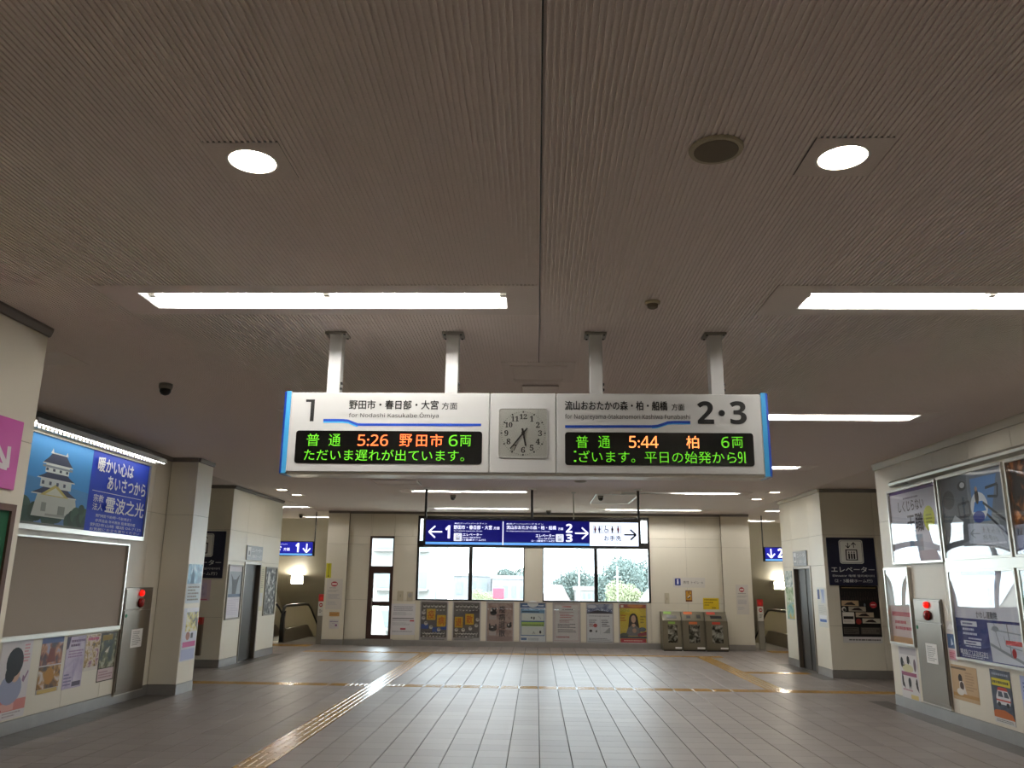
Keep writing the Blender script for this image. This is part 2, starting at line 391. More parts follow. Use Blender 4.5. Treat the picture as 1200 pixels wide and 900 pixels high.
# floor: slab, tiles, tactile blocks
fl = MB().box(-9.1, -8.1, -.15, 9.1, 21.6, -.008).box(-8.7, 21.6, -.15, -5.4, 22.3, -.008).box(5.4, 21.6, -.15, 8.7, 22.3, -.008).obj('floor', MT['grout']); struct(fl)
GX, GY = .036, .15
def in_floor(x, y):
    if y > 22.2: return False
    if y > 21.4 and -5.5 < x < 5.5: return False
    if y < 5.6 and x < -3.6: return False
    if y < 12.3 and x > 5.05: return False
    if y < 12.6 and x < -5.5: return False
    if 15.62 < y < 18.76 and x < -5.87: return False
    if 15.45 < y < 18.04 and x > 5.3: return False
    return -8.6 < x < 8.6
TAC = {}
for j in range(-2, 65): TAC[(-9, j)] = 'y'
for i in range(-22, 20): TAC[(i, 44)] = 'x'
for i in (-10, -8): TAC[(i, 44)] = 'y'
TAC[(-9, 44)] = 'y'
for i in range(-15, -9): TAC[(i, 57)] = 'x'
TAC[(-9, 57)] = 'd'; TAC[(-10, 57)] = 'd'
for i in range(-18, 14): TAC[(i, 64)] = 'x'
TAC[(-9, 64)] = 'd'; TAC[(12, 64)] = 'd'; TAC[(12, 44)] = 'd'; TAC[(12, 53)] = 'd'
for j in range(45, 64): TAC.setdefault((12, j), 'y')
for i in range(13, 17): TAC[(i, 53)] = 'x'
for i in list(range(-25, -19)) + list(range(19, 25)):
    for j in (69, 70): TAC[(i, j)] = 'd'
def tactile_mesh(kind):
    b = MB().box(.003, .003, -.008, .297, .297, .0005)
    if kind == 'd':
        for i in range(5):
            for j in range(5): b.lathe([(.011, 0), (.008, .005)], (.03+.06*i, .03+.06*j, .0005), 8)
    else:
        for i in range(4):
            c = .0375+.075*i
            if kind == 'y': b.loft([[(c-.016, .012, .0005), (c+.016, .012, .0005), (c+.016, .288, .0005), (c-.016, .288, .0005)], [(c-.010, .018, .0055), (c+.010, .018, .0055), (c+.010, .282, .0055), (c-.010, .282, .0055)]])
            else: b.loft([[(.012, c-.016, .0005), (.288, c-.016, .0005), (.288, c+.016, .0005), (.012, c+.016, .0005)], [(.018, c-.010, .0055), (.282, c-.010, .0055), (.282, c+.010, .0055), (.018, c+.010, .0055)]])
    return b.mesh('tactile_tile', MT['tact'])
TM = {k: tactile_mesh(k) for k in 'xyd'}
tile_me = MB().loft([[(.0045, .0015, -.008), (.2955, .0015, -.008), (.2955, .2985, -.008), (.0045, .2985, -.008)],
                     [(.0045, .0015, -.001), (.2955, .0015, -.001), (.2955, .2985, -.001), (.0045, .2985, -.001)],
                     [(.006, .0025, 0), (.294, .0025, 0), (.294, .2975, 0), (.006, .2975, 0)]]).mesh('tile', MT['tile'])
tiles = []
for j in range(-3, 74):
    for i in range(-30, 29):
        x, y = GX+.3*i, GY+.3*j
        if not in_floor(x+.15, y+.15): continue
        if (i, j) in TAC: link('tactile_tile', TM[TAC[(i, j)]], fl, (x, y, 0)); continue
        tiles.append((x, y))
def seen(x, y):     # in front of the camera and inside its view
    return y > 6.9 and -(y*.66+.25) < x < y*.6
tiles.sort(key=lambda t: (not seen(*t), t[0]**2+t[1]**2))
for x, y in tiles[:300]: link('tile', tile_me, fl, (x, y, 0))
b = MB()
for x, y in tiles[300:]:
    n = len(b.v)
    for v in tile_me.vertices: b.v.append((v.co.x+x, v.co.y+y, v.co.z))
    b.f += [tuple(n+q for q in p.vertices) for p in tile_me.polygons]; b.m += [0]*len(tile_me.polygons)
me = bpy.data.meshes.new('tile_field'); me.from_pydata(b.v, [], b.f); me.materials.append(MT['tile'])
struct(link('tile_field', me, fl), 'stuff')

# dark border tiles along the walls
bt = {}
for bx0, by0, bx1, by1, n in ((-5.49, 5.6, -5.09, 12.0, 16), (4.77, 2.0, 5.05, 12.25, 26), (5.02, 15.15, 5.30, 18.04, 8), (-5.87, 15.32, -5.60, 18.76, 9), (4.77, 12.25, 5.05, 12.55, 1)):
    L = (by1-by0)/n; w = bx1-bx0
    for k in range(n):
        q = (round(w, 3), round(L, 3))
        if q not in bt: bt[q] = MB().box(.002, .002, -.004, q[0]-.002, q[1]-.002, .0012).mesh('border_tile', mat('dark_border_tile', '#4b4642', rough=.5, noise=.12, nscale=10))
        link('border_tile', bt[q], fl, (bx0, by0+L*k, 0))

# ceiling: board with holes, ribs, smooth pads
ROWS = (-6.4, -2.6, 4.95, 8.68, 12.62, 16.42, 20.35)  # first rows, behind the viewer, are unseen and added for extra light
RUNS = [(-2.54, -.20), (1.70, 4.06)]
FIX = [(x0, x1, y) for y in ROWS for (x0, x1) in RUNS]
HALLFIX = [(-6.75, -5.62, 20.3), (5.62, 6.75, 20.3), (-6.75, -5.9, 23.6), (5.9, 6.75, 23.6)]
DL = [(-1.24, 3.16), (1.29, 3.15), (-5.17, 16.36), (-5.16, 17.36), (4.67, 16.1), (4.67, 17.45)]
SPK = [(.74, 3.07, .112), (.78, 14.54, .112)]
CEND = 24.4
holes = [(x0, y-.145, x1, y+.145) for x0, x1, y in FIX+HALLFIX] + [(x-.16, y-.16, x+.16, y+.16) for x, y in DL]
b = MB()
for c in cells(-9.1, -8.1, 9.1, CEND, holes): b.poly([(c[0], c[1], CZ+.008), (c[2], c[1], CZ+.008), (c[2], c[3], CZ+.008), (c[0], c[3], CZ+.008)])
ce = b.obj('ceiling', MT['ceil']); struct(ce)
pads = [(x0-.24, y-.28, x1+.21, y+.28) for x0, x1, y in FIX] + [(x-.16, y-.16, x+.16, y+.16) for x, y in DL]
pads += [(-.30, 6.46, .32, 7.14), (-4.25, 6.2, -3.83, 6.6)]
bounds = [(-5.45, 5.02, 0., 21.42)]
struct(MB().box(-9.2, -8.2, 3.60, 9.2, 24.55, 3.72).box(-9.2, 24.4, 3.4, 9.2, 24.55, 3.6).box(-9.2, -8.2, 3.4, -9.05, 24.55, 3.6).box(9.05, -8.2, 3.4, 9.2, 24.55, 3.6).box(-9.2, -8.2, 3.4, 9.2, -8.05, 3.6).obj('roof', MT['grey']))  # unseen slab and rim above the ceiling, added to keep sky light out
b = MB()
for k in range(-240, 215):
    x = .02 + .024*k + .012
    if not (-5.9 < x < 5.3): continue
    cut = sorted([(p[1], p[3]) for p in pads if p[0] < x < p[2]])
    y = 1.2
    for a, e in cut + [(21.42, 99)]:
        if a > y: b.box(x-.0058, y, CZ, x+.0058, a, CZ+.008, skip='t')
        y = max(y, e)
rb = b.obj('ribbing', MT['ceil'], ce); struct(rb, 'stuff')
for i, p in enumerate(pads):
    b = MB()
    hs = [h for h in holes if p[0] < (h[0]+h[2])/2 < p[2] and p[1] < (h[1]+h[3])/2 < p[3] and h[2]-h[0] > .4]
    if p[2]-p[0] < .33 and i < len(pads)-2:      # square board with a round hole
        cx, cy = (p[0]+p[2])/2, (p[1]+p[3])/2; N = 32; q = []
        for k in range(N):
            a = 2*pi*k/N; s = .16/max(abs(cos(a)), abs(sin(a))); q.append(((cx+s*cos(a), cy+s*sin(a)), (cx+.1*cos(a), cy+.1*sin(a))))
        for k in range(N):
            (o0, i0), (o1, i1) = q[k], q[(k+1) % N]; b.poly([(*o0, CZ-.001), (*o1, CZ-.001), (*i1, CZ-.001), (*i0, CZ-.001)])
            b.poly([(*i0, CZ-.001), (*i1, CZ-.001), (*i1, CZ+.02), (*i0, CZ+.02)])
    else:
        for c in cells(p[0], p[1], p[2], p[3], hs): b.box(c[0], c[1], CZ-.001, c[2], c[3], CZ+.006)
    b.obj('panel', MT['ceilpad'], ce)
MB().box(.010, 1.2, CZ-.0005, .016, 6.46, CZ+.008).obj('seam', MT['dark'], ce)

# ------------------------------------------------------------------ fluorescent fittings
def fitting(x0, x1, y, label, dark_first=False, group=None, one=False):
    L = x1-x0; t = thing('ceiling_light', label, 'ceiling light', (x0, y, CZ), 0, group)
    h = .11
    b = MB()
    b.poly([(0, -.145, 0), (L, -.145, 0), (L, -.145, h), (0, -.145, h)]).poly([(0, .145, 0), (L, .145, 0), (L, .145, h), (0, .145, h)])
    b.poly([(0, -.145, 0), (0, .145, 0), (0, .145, h), (0, -.145, h)]).poly([(L, -.145, 0), (L, .145, 0), (L, .145, h), (L, -.145, h)])
    b.poly([(0, -.145, h), (L, -.145, h), (L, .145, h), (0, .145, h)])
    b.box(0, -.151, -.003, L, -.145, .004).box(0, .145, -.003, L, .151, .004).box(-.006, -.151, -.003, 0, .151, .004).box(L, -.151, -.003, L+.006, .151, .004)
    b.obj('housing', MT['refl'], t)
    n = 1 if one else 2
    for k in range(n):
        a = L*k/n+.05; e = L*(k+1)/n-.05
        off = dark_first and k == 0
        MB().tube([(a, 0, .055), (e, 0, .055)], .019, 12).obj('tube', MT['tubeoff' if off else 'tubeon'], t, smooth=True)
    for k in range(n+1):
        c = min(max(L*k/n, .022), L-.022)
        MB().bbox(c-.02, -.022, .03, c+.02, .022, .108, .003).obj('socket', MT['socket'], t)
    return t
lab = {
 4.95: ('recessed fluorescent light in ribbed ceiling in front of the platform 1 display', 'recessed fluorescent light in ribbed ceiling, beside the beige smoke detector'),
 8.68: ('recessed fluorescent light just behind the platform 1 display', 'recessed fluorescent light showing beyond the platform 2 and 3 display, near the framed posters'),
 12.62: ('second recessed fluorescent light behind the platform 1 display', 'short-looking recessed fluorescent light just past the blue end cap of the display'),
 16.42: ('twin-tube fluorescent light above the blue sign panel with arrow to platform 1', 'recessed fluorescent light with one dead tube above the toilet sign'),
 20.35: ('fluorescent light nearest the back windows, over the platform 1 half', 'fluorescent light nearest the back windows, over the toilet sign half')}
for y in ROWS:
    for k, (x0, x1) in enumerate(RUNS):
        lb = lab[y][k] if y in lab else 'unseen fluorescent ceiling light %s, %s half' % ({-6.4: 'at the rear end of the hall', -2.6: 'in the rear part of hall'}[y], ('platform 1', 'platform 2 and 3')[k])
        fitting(x0, x1, y, lb, dark_first=(y == 16.42 and k == 1), group='fluorescent ceiling lights')
fitting(*HALLFIX[0], 'fluorescent light at the mouth of the platform 1 escalator hall', one=True, group='fluorescent ceiling lights')
fitting(*HALLFIX[1], 'fluorescent light at the mouth of the platform 2 and 3 escalator hall', one=True, group='fluorescent ceiling lights')
fitting(*HALLFIX[2], 'fluorescent light deep in the platform 1 escalator hall', one=True, group='fluorescent ceiling lights')
fitting(*HALLFIX[3], 'fluorescent light deep in the platform 2 and 3 escalator hall', one=True, group='fluorescent ceiling lights')
dlab = ['round downlight in the foreground ceiling above the platform 1 display', 'round downlight beside the round speaker in the foreground ceiling', 'downlight before the platform 1 elevator, nearer of its pair',
        'downlight before the platform 1 elevator, farther of its pair', 'downlight before the platform 2 and 3 elevator, nearer of its pair', 'downlight before the platform 2 and 3 elevator, farther of its pair']
for (x, y), lb in zip(DL, dlab):
    t = thing('downlight', lb, 'downlight', (x, y, CZ), 0, 'round downlights')
    N = 28; b = MB()
    b.loft([[(r*cos(2*pi*k/N), r*sin(2*pi*k/N), z) for k in range(N)] for r, z in ((.1, .0), (.098, .02), (.09, .09), (.05, .12))], None, cap=False)
    b.poly([(.05*cos(2*pi*k/N), .05*sin(2*pi*k/N), .12) for k in range(N)])
    b.obj('reflector', MT['refl'], t, smooth=True)
    MB().lathe([(.03, -.002), (.06, .006), (.075, .03), (.06, .07), (.03, .09)], (0, 0, .012), 20).obj('bulb', MT['down'], t, smooth=True)
    N = 28; rr = MB().loft([[(r*cos(2*pi*k/N), r*sin(2*pi*k/N), z) for k in range(N)] for r, z in ((.1, -.001), (.108, -.004), (.112, -.001))], None, cap=False)
    rr.obj('rim', MT['white'], t, smooth=True)
for (x, y, r), lb in zip(SPK, ('round brown ceiling speaker beside the foreground downlight', 'round ceiling speaker beyond the hanging display')):
    t = thing('ceiling_speaker', lb, 'speaker', (x, y, CZ), 0, 'round ceiling speakers')
    MB().lathe([(r-.02, -.012), (r-.004, -.012), (r, -.004), (r, 0)], n=36).obj('rim', MT['beige'], t)
    MB().lathe([(r-.022, -.0135), (r-.02, -.011), (.01, -.011)], n=36).obj('grille', MT['brownp'], t)
t = thing('smoke_detector', 'small beige smoke detector on the ribbed ceiling near the lights', 'smoke detector', (.74, 4.97, CZ))
MB().lathe([(.05, 0), (.05, -.012), (.042, -.018)], n=24).obj('base', MT['beige'], t); MB().lathe([(.036, -.018), (.032, -.038), (.02, -.045)], n=20).obj('head', MT['brownp'], t)
t = thing('access_panel', 'rectangular access panel in the ceiling above the hanging clock', 'access panel', (0.01, 6.8, CZ))
b = MB()
for c in cells(-.24, -.25, .24, .25, [(-.215, -.225, .215, .225)]): b.box(c[0], c[1], -.010, c[2], c[3], -.001)
b.obj('frame', MT['ceilpad'], t); MB().box(-.21, -.22, -.006, .21, .22, -.001).obj('lid', MT['ceilpad'], t)
t = thing('ceiling_bracket', 'narrow grey plate on the ceiling just above the hanging clock', 'bracket', (.03, 7.35, CZ)); MB().bbox(-.17, -.09, -.012, .17, .09, 0, .004).obj('plate', MT['ceilpad'], t)
t = thing('access_panel', 'square access panel in the ceiling beyond the display, platform 1 half', 'access panel', (-2.6, 14.85, CZ))
b = MB()
for c in cells(-.42, -.3, .42, .3, [(-.40, -.28, .40, .28)]): b.box(c[0], c[1], -.010, c[2], c[3], -.001)
b.obj('frame', MT['ceilpad'], t); MB().box(-.39, -.27, -.006, .39, .27, -.001).obj('lid', MT['ceilpad'], t); MB().box(.42, -.26, -.03, .45, .28, -.001).obj('bright_edge', MT['alu'], t)  # bright metal strip along the edge stands in for a lit streak
t = thing('ceiling_hatch', 'square ceiling hatch between the far lights above the toilet sign', 'hatch', (1.75, 17.6, CZ))
b = MB()
for c in cells(-.55, -.95, .35, 1.05, [(-.52, -.92, .32, 1.02)]): b.box(c[0], c[1], -.012, c[2], c[3], 0)
b.obj('frame', MT['alu'], t); MB().box(-.515, -.915, -.004, .315, 1.015, -.001).obj('lid', MT['ceilpad'], t)
t = thing('pipe_hanger', 'thin white rod hanging from the ceiling behind the blue sign', 'rod', (.74, 16.4, CZ))
MB().lathe([(.04, -.02), (.05, 0)], n=16).obj('flange', MT['alu'], t); MB().tube([(0, 0, -.01), (0, 0, -.55)], .012).obj('rod', MT['alu'], t)
for (x, y), lb in zip([(-3.47, 7.27), (-1.76, 17.1), (1.33, 17.0), (-6.55, 22.6), (.30, 20.7)], ['black dome camera on the ceiling near the castle advertisement', 'dome camera between far lights above platform 1 sign', 'dome camera beside the far ceiling hatch', 'dome camera in the platform 1 escalator hall', 'tiny dark dome near the back windows']):
    t = thing('dome_camera', lb, 'security camera', (x, y, CZ), 0, 'ceiling dome cameras')
    MB().lathe([(.06, 0), (.062, -.03), (.055, -.05)], n=20).obj('housing', MT['grey'], t, smooth=True)
    MB().lathe([(.052, -.048), (.05, -.075), (.035, -.098), (.012, -.108)], n=20).obj('dome', MT['rubber'], t, smooth=True)

# ------------------------------------------------------------------ hanging departure display
SX, SY, SZ = -.095, 5.58, 2.335
ds = thing('departure_display', 'white hanging departure display with clock between two black LED boards', 'display', (SX, SY, SZ))
gx = lambda X: X-SX
gz = lambda Z: Z-SZ
def rbox(x0, x1, name, m, par, y0=0., y1=.2, z0=2.337, z1=2.905):
    return MB().bbox(gx(x0), y0, gz(z0), gx(x1), y1, gz(z1), .006).obj(name, m, par)
for a, e in ((-1.748, -.333), (-.329, .133), (.137, 1.562)):
    pn = rbox(a, e, 'body', MT['signw'], ds)
MB().box(gx(-1.745), .012, gz(2.32), gx(1.56), .188, gz(2.336)).obj('bottom_tray', MT['alu'], ds)
for s, X, lbl in ((-1, -1.748, 'blue rounded end cap with a light blue band'), (1, 1.562, 'blue rounded end cap with a light blue band')):
    P = [(0, -.002), (s*.034, -.002), (s*.05, .010), (s*.060, .04), (s*.066, .1), (s*.06, .16), (s*.042, .19), (s*.022, .202), (0, .202)]
    cp = MB().prism_z([(gx(X)+a, y) for a, y in P], gz(2.328), gz(2.912)).obj('end_cap', MT['blue'], ds); cp['label'] = lbl
    MB().prism_z([(gx(X)+a, y) for a, y in ((0, -.004), (s*.032, -.004), (s*.033, .0), (s*.033, .2), (s*.032, .204), (0, .204))], gz(2.327), gz(2.913)).obj('band', MT['lblue'], cp)
    MB().box(gx(X)-s*.003, -.001, gz(2.333), gx(X), .201, gz(2.909)).obj('lip', MT['white'], cp)
for X in (-1.468, -.615, .422, 1.28):
    p = MB().bbox(gx(X)-.046, .05, gz(2.90), gx(X)+.046, .15, gz(3.36), .004).obj('hanger_post', MT['signw'], ds)
    MB().box(gx(X)-.078, .03, gz(3.352), gx(X)+.078, .17, gz(3.369)).obj('bracket', MT['grey'], p)
    b = MB()
    for dx in (-.06, .06):
        for dy in (.045, .155): b.lathe([(.008, gz(3.345)), (.008, gz(3.352))], (gx(X)+dx, dy, 0), 8)
    for dz in (2.95, 2.99): b.lathe([(.008, -.008), (.008, 0)], (gx(X)+.05, .1, gz(dz)), 8, axis='y'); b.box(gx(X)+.045, .07, gz(dz)-.008, gx(X)+.058, .085, gz(dz)+.008)
    b.obj('bolts', MT['dark'], p)
for a, z0, e, z1, lb in ((-1.693, 2.397, -.383, 2.628, 'black LED board for platform 1'), (.195, 2.397, 1.494, 2.627, 'black LED board for platforms 2 and 3')):
    o = MB().prism(rrect(gx(a), gz(z0), gx(e), gz(z1), .02), -.004, .004).obj('led_board', MT['led'], ds); o['label'] = lb
    if a < 0: LB1 = o
    else: LB2 = o
GR, OR = ink('#58b41e', .62), ink('#ff6c38', 1.1)
ORW = ink('#ff9350', 1.1)
def st(s, x0, z0, x1, z1, m, bold=.0, style=MS, par=None, y=-.002, name='lettering'): text(par or ds, s, gx(x0), gz(z0), gx(x1), gz(z1), y, m, bold, style, name)
BK = '#151412'
b = MB()
b.poly([(gx(-1.640), -.002, gz(2.834)), (gx(-1.604), -.002, gz(2.834)), (gx(-1.604), -.002, gz(2.694)), (gx(-1.577), -.002, gz(2.694)), (gx(-1.577), -.002, gz(2.852)), (gx(-1.640), -.002, gz(2.852))], ink(BK))
b.obj('lettering', None, ds)
st('野田市・春日部・大宮', -1.330, 2.784, -.697, 2.849, BK, .02)
st('方面', -.672, 2.784, -.563, 2.835, BK, .008)
st('for Nodashi Kasukabe Ōmiya', -1.328, 2.716, -.692, 2.761, BK)
st('流山おおたかの森・柏・船橋', .196, 2.785, .912, 2.850, BK, .02)
st('方面', .941, 2.784, 1.03, 2.834, BK, .008)
st('for Nagareyama-ōtakanomori Kashiwa Funabashi', .196, 2.713, 1.067, 2.757, BK)
st('2', 1.120, 2.693, 1.230, 2.851, BK, .012, MBD); st('3', 1.346, 2.691, 1.456, 2.852, BK, .012, MBD)
b = MB(); b.poly([(x, -.002, z) for x, z in ell(gx(1.287), gz(2.768), .022, .022, 24)], ink(BK)); b.obj('lettering', None, ds)
def stripe(par, pts_top, w, c, y):
    b = MB()
    for (ax, az), (bx_, bz) in zip(pts_top[:-1], pts_top[1:]): b.poly([(gx(ax), y, gz(az-w)), (gx(bx_), y, gz(bz-w)), (gx(bx_), y, gz(bz)), (gx(ax), y, gz(az))], ink(c))
    b.obj('stripe', None, par)
S1 = [(-1.508, 2.712), (-1.37, 2.712), (-1.33, 2.708), (-1.29, 2.692), (-1.262, 2.682), (-1.23, 2.681)]
stripe(ds, [(x, z-.012) for x, z in S1[:-1]], .016, '#46b4e6', -.0015); stripe(ds, S1 + [(-.391, 2.684)], .018, '#1240a8', -.002)
S2 = [(.196, 2.676), (.80, 2.680), (.84, 2.684), (.88, 2.697), (.91, 2.708), (.95, 2.711), (1.067, 2.711)]
stripe(ds, [(x, z-.013) for x, z in S2[1:]], .012, '#46a0d2', -.0015); stripe(ds, S2, .019, '#123a92', -.002)
kw = dict(y=-.006)
def led(par, items):
    for s, x0, z0, x1, z1, m, bd in items: st(s, x0, z0, x1, z1, m, bd, MS, par, -.006)
led(LB1, [('普', -1.615, 2.518, -1.525, 2.606, GR, .0), ('通', -1.459, 2.518, -1.376, 2.604, GR, .0), ('5:26', -1.254, 2.521, -1.041, 2.601, OR, .006),
          ('野', -.960, 2.519, -.873, 2.605, OR, .005), ('田', -.842, 2.519, -.768, 2.600, OR, .005), ('市', -.744, 2.519, -.656, 2.605, OR, .005),
          ('6', -.615, 2.522, -.553, 2.602, GR, .006), ('両', -.536, 2.522, -.459, 2.600, GR, .0), ('ただいま遅れが出ています。', -1.626, 2.416, -.504, 2.496, GR, .0)])
led(LB2, [('普', .272, 2.516, .356, 2.603, GR, .0), ('通', .426, 2.516, .507, 2.601, GR, .0), ('5:44', .638, 2.519, .840, 2.602, ORW, .006), ('柏', 1.033, 2.518, 1.119, 2.604, ORW, .005),
          ('6', 1.273, 2.523, 1.327, 2.600, GR, .006), ('両', 1.345, 2.524, 1.421, 2.600, GR, .0), ('ざいます。平日の始発から', .290, 2.414, 1.371, 2.498, GR, .0), ('9', 1.382, 2.418, 1.412, 2.496, GR, .006)])
b = MB()
for z in (2.425, 2.490): b.box(gx(.256), -.0062, gz(z-.006), gx(.272), -.006, gz(z+.006))
b.box(gx(1.424), -.0062, gz(2.418), gx(1.433), -.006, gz(2.496))
b.obj('lettering', GR, LB2)
# clock set into the middle body
ck = MB().prism(rrect(gx(-.266), gz(2.449), gx(.070), gz(2.791), .02), -.0015, .002).obj('clock_face', mat('clock_dial', '#b7b5ac', rough=.5), ds); ck['label'] = 'pale grey clock face with black numerals, showing about half past five'
b = MB()
o_ = rrect(gx(-.272), gz(2.443), gx(.076), gz(2.797), .024); i_ = rrect(gx(-.266), gz(2.449), gx(.070), gz(2.791), .02)
for k in range(len(o_)):
    k2 = (k+1) % len(o_); b.poly([(*[o_[k][0]], -.006, o_[k][1]), (o_[k2][0], -.006, o_[k2][1]), (i_[k2][0], -.006, i_[k2][1]), (i_[k][0], -.006, i_[k][1])])
    b.poly([(i_[k][0], -.006, i_[k][1]), (i_[k2][0], -.006, i_[k2][1]), (i_[k2][0], 0, i_[k2][1]), (i_[k][0], 0, i_[k][1])]); b.poly([(o_[k][0], -.006, o_[k][1]), (o_[k2][0], -.006, o_[k2][1]), (o_[k2][0], 0, o_[k2][1]), (o_[k][0], 0, o_[k][1])])
b.obj('bezel', MT['signw'], ck)
cx, cz = gx(-.096), gz(2.618)
for h in range(1, 13):
    a = pi/2-h*pi/6; r = .118; w = .022 if h < 10 else .032
    text(ck, str(h), cx+r*cos(a)-w*.8, cz+r*sin(a)-.02, cx+r*cos(a)+w*.8, cz+r*sin(a)+.02, -.0025, BK, .012, SERIF, 'numeral', True)
b = MB()
for q in range(60):
    a = pi/2-q*pi/30; r0, r1, w = (.146, .158, .005) if q % 5 == 0 else (.149, .156, .0012)
    ux, uz = cos(a), sin(a); b.poly([(cx+r0*ux-w*uz, -.0025, cz+r0*uz+w*ux), (cx+r0*ux+w*uz, -.0025, cz+r0*uz-w*ux), (cx+r1*ux+w*uz, -.0025, cz+r1*uz-w*ux), (cx+r1*ux-w*uz, -.0025, cz+r1*uz+w*ux)])
b.obj('minute_marks', ink(BK), ck)
def hand(name, deg, L, tail, w, y):
    a = pi/2-radians(deg); ux, uz = cos(a), sin(a)
    MB().prism([(cx-tail*ux+w*uz, cz-tail*uz-w*ux), (cx+L*ux+w*.7*uz, cz+L*uz-w*.7*ux), (cx+L*ux-w*.7*uz, cz+L*uz+w*.7*ux), (cx-tail*ux-w*uz, cz-tail*uz+w*ux)], y-.002, y).obj(name, ink('#0c0c0c'), ck)
hand('hour_hand', 169, .092, .034, .007, -.006); hand('minute_hand', 219, .142, .045, .0055, -.009)
MB().lathe([(.012, -.013), (.012, -.003)], (cx, 0, cz), 16, axis='y').obj('hand_boss', ink('#0c0c0c'), ck)
MB().prism(i_, -.0145, -.0135).obj('cover', MT['acry'], ck)

# ------------------------------------------------------------------ pictograms and sign helpers
def lift_icon(par, x0, z0, x1, z1, y, small=False, bg='#dcdcd6', fg='#14141c'):
    if small: bg = ink('#dfe3f4', .8)
    w, h = x1-x0, z1-z0
    b = MB(); Y = y
    f = lambda u, v: (x0+w*u, z0+h*v)
    b.poly([(x, Y, z) for x, z in rrect(x0, z0, x1, z1, .1*w)], ink(bg)); Y -= LAY
    if not small:
        b.poly([(x, Y, z) for x, z in rrect(x0+.035*w, z0+.035*h, x1-.035*w, z1-.035*h, .08*w)], ink('#3a3a44')); Y -= LAY
        b.poly([(x, Y, z) for x, z in rrect(x0+.05*w, z0+.05*h, x1-.05*w, z1-.05*h, .07*w)], ink(bg)); Y -= LAY
    R = lambda a, c, d, e, col, yy: b.poly([(x0+w*a, yy, z0+h*c), (x0+w*d, yy, z0+h*c), (x0+w*d, yy, z0+h*e), (x0+w*a, yy, z0+h*e)], ink(col))
    R(.26, .14, .76, .60, fg, Y); R(.31, .18, .71, .56, bg, Y-LAY)
    for u in (.40, .51, .62):
        R(u-.035, .2, u+.035, .43, fg, Y-2*LAY); b.poly([(x, Y-2*LAY, z) for x, z in ell(x0+w*u, z0+h*.48, .03*w, .03*w, 10)], ink(fg))
    for u, up in ((.38, False), (.62, True)):
        cx, cz0, cz1 = x0+w*u, z0+h*.67, z0+h*.88; arrow(b, cx, (cz0+cz1)/2, cz1-cz0, pi/2 if up else -pi/2, .035*w, Y-LAY, ink(fg), .5)
    b.obj('pictogram', None, par)

# second, internally lit sign under the ceiling (y = 15.7)
hs = thing('guide_sign', 'long blue lit sign with arrows to platforms 1 and 2-3 and toilets', 'sign', (-.09, 15.7, 2.25))
hx = lambda X: X+.09
hz = lambda Z: Z-2.25
MB().bbox(hx(-2.17), 0, hz(2.25), hx(1.985), .16, hz(2.785), .006).obj('case', MT['black'], hs)
LIT = lambda c, e=1.: ink(c, e)
b = MB().box(hx(-2.12), -.004, hz(2.345), hx(1.005), 0, hz(2.745)); fb = b.obj('blue_panel', LIT('#0c0d6e', .45), hs)
MB().box(hx(-2.12), -.004, hz(2.288), hx(1.005), 0, hz(2.332)).obj('stripe', LIT('#5f9ce6', .75), hs)
fw = MB().box(hx(1.010), -.004, hz(2.288), hx(1.932), 0, hz(2.728)).obj('white_panel', LIT('#dfeaff', 1.), hs)
MB().box(hx(-.650), -.006, hz(2.286), hx(-.632), 0, hz(2.730)).obj('divider', LIT('#e6e8ff', .9), hs)
WH_ = LIT('#e8eaff', 1.)
def ht(s, x0, z0, x1, z1, bold=0., m=None, style=MS): text(hs, s, hx(x0), hz(z0), hx(x1), hz(z1), -.006, m or WH_, bold, style)
ht('東武アーバンパークライン', -1.575, 2.672, -.95, 2.699); ht('野田市・春日部・大宮', -1.584, 2.574, -.852, 2.650, .015); ht('方面', -.823, 2.575, -.708, 2.629, .01)
ht('for Nodashi, Kasukabe, Ōmiya', -1.581, 2.529, -1.041, 2.557); ht('エレベーター', -1.406, 2.450, -1.039, 2.500, .015); ht('Elevator 电梯 엘리베이터', -1.404, 2.403, -1.068, 2.435); ht('（1番線ホーム行）', -1.407, 2.357, -.972, 2.392, .01)
ht('東武アーバンパークライン', -.58, 2.672, .13, 2.699); ht('流山おおたかの森・柏・船橋', -.575, 2.582, .373, 2.655, .012); ht('方面', .410, 2.576, .507, 2.624, .01)
ht('for Nagareyama-ōtakanomori, Kashiwa, Funabashi', -.575, 2.532, .25, 2.560); ht('エレベーター', -.017, 2.438, .344, 2.499, .015); ht('Elevator 电梯 엘리베이터', .03, 2.398, .344, 2.428); ht('（2・3番線ホーム行）', -.10, 2.352, .344, 2.388, .01)
ht('1', -1.744, 2.403, -1.657, 2.644, .012, style=MBD); ht('2', .561, 2.530, .678, 2.693, .015, style=MBD); ht('3', .561, 2.358, .681, 2.500, .015, style=MBD)
DK = ink('#1a1a33')
ht('お手洗', 1.285, 2.383, 1.603, 2.483, .022, DK); ht('Toilets 洗手间 화장실', 1.137, 2.315, 1.603, 2.353, 0, DK)
for AX, AZ, AL, AA, AW, AM in ((-1.928, 2.522, .245, pi, .028, WH_), (.85, 2.52, .235, 0, .028, WH_), (1.77, 2.50, .215, 0, .03, DK)):
    b = MB(); arrow(b, hx(AX), hz(AZ), AL, AA, AW, -.006, AM, .5); b.obj('arrow', None, hs)
lift_icon(hs, hx(-1.58), hz(2.353), hx(-1.426), hz(2.502), -.006, True); lift_icon(hs, hx(.366), hz(2.356), hx(.514), hz(2.498), -.006, True)
b = MB()     # toilet pictograms
